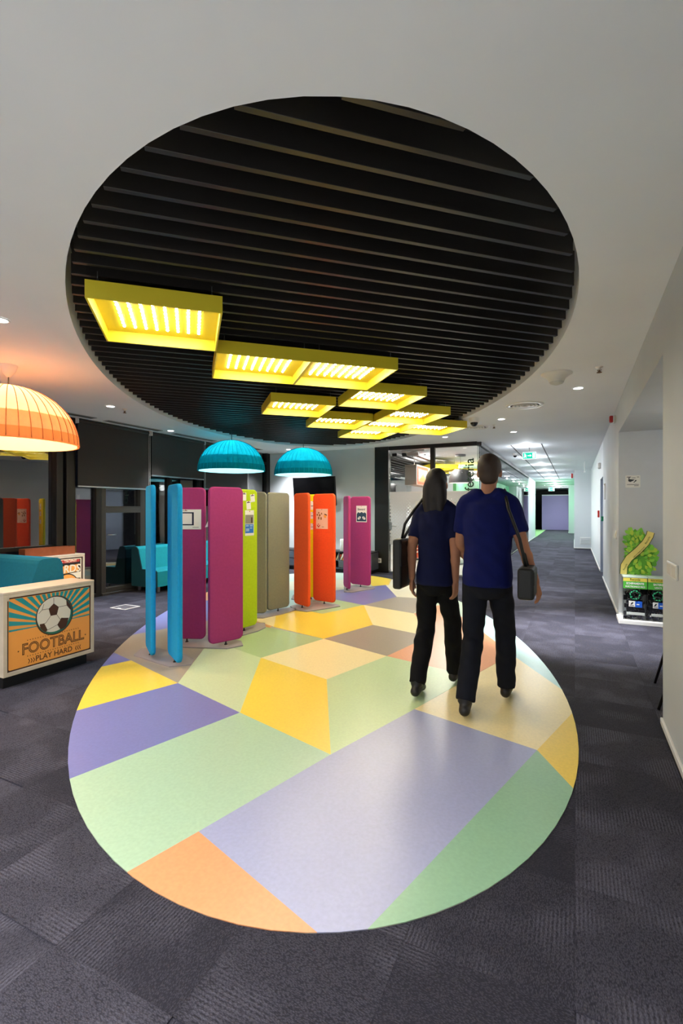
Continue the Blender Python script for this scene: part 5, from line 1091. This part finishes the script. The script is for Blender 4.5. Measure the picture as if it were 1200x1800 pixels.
trs_m = mat('dark_denim', '14161f', .85, spec=.2, var=.12, vs=20); trs_w = mat('black_trousers', '0e0d10', .85, spec=.2)
Jm = dict(pelvis=(0, 0, .93), chest=(0, .05, 1.42), neck=(0, .055, 1.47), head=(.005, .085, 1.66), sh_l=(-.155, .045, 1.425), sh_r=(.155, .055, 1.425), el_l=(-.20, .09, 1.15), wr_l=(-.17, .28, .97), el_r=(.235, .0, 1.15), wr_r=(.315, .05, .90),
          hip_l=(-.078, 0, .90), hip_r=(.078, .01, .90), kn_l=(-.095, .0, .49), an_l=(-.115, -.20, .115), toe_l=(-.125, -.06, .035), kn_r=(.10, .20, .52), an_r=(.105, .24, .10), toe_r=(.115, .40, .045))
man, Pm = person('person in a navy T-shirt with a black shoulder bag, walking away on the right', (-.555, 3.50, ZF), .02, 1.78, Jm, tee_m, trs_m, '3a2a20', False, '1a1614', 2, .9, .84)
Jw = dict(pelvis=(0, 0, .94), chest=(0, .04, 1.42), neck=(0, .045, 1.47), head=(-.005, .07, 1.66), sh_l=(-.138, .04, 1.425), sh_r=(.138, .03, 1.425), el_l=(-.185, -.04, 1.15), wr_l=(-.19, -.02, .90), el_r=(.172, -.04, 1.15), wr_r=(.165, -.01, .90),
          hip_l=(-.068, 0, .90), hip_r=(.068, .01, .90), kn_l=(-.085, .02, .49), an_l=(-.09, -.19, .115), toe_l=(-.095, -.05, .035), kn_r=(.085, .20, .52), an_r=(.085, .26, .10), toe_r=(.09, .42, .045))
woman, Pw = person('person with long dark hair in dark navy T-shirt and black trousers, walking on the left', (-.965, 3.66, ZF), -.04, 1.70, Jw, tee_w, trs_w, '1c1412', True, '0e0e10', 5, .8, .78)
leather = mat('black_bag', '0f0e0d', .5, var=.2, vs=30)
def bag(lb, body_c, size, strap, rz):
    t_ = thing('shoulder_bag', lb, 'bag', body_c, rz)
    MB().box((0, 0, 0), size, bev=.02, seg=3).build('bag_body', leather, t_); MB().box((size[0] * .25, 0, size[2] * .18), (size[0] * .55, size[1] * .96, size[2] * .5), bev=.012, seg=2).build('flap', leather, t_)
    Ri = Matrix.Rotation(-rz, 3, 'Z'); m_ = MB(); m_.tube([Ri @ (Vector(p_) - Vector(body_c)) for p_ in strap], .011, 8); m_.build('strap', leather, t_)
mo, wo = Vector((-.555, 3.50, ZF)), Vector((-.965, 3.66, ZF))
bag('black shoulder bag on the right hip of the person in the brighter navy T-shirt', mo + Vector((.275, -.12, .92)), (.10, .27, .20), [mo + Vector(p_) for p_ in ((.27, -.12, 1.0), (.225, -.10, 1.2), (.15, -.075, 1.4), (.11, .05, 1.53), (.14, .15, 1.42), (.215, .03, 1.2), (.275, -.06, 1.0))], 0)
bag('long black bag hanging at the left side of the long-haired person', wo + Vector((-.245, -.08, .98)), (.07, .24, .38), [wo + Vector(p_) for p_ in ((-.25, -.06, 1.16), (-.215, -.09, 1.28), (-.15, -.085, 1.38), (-.11, .03, 1.475), (-.13, .12, 1.39), (-.21, .04, 1.26), (-.245, -.04, 1.16))], 0)
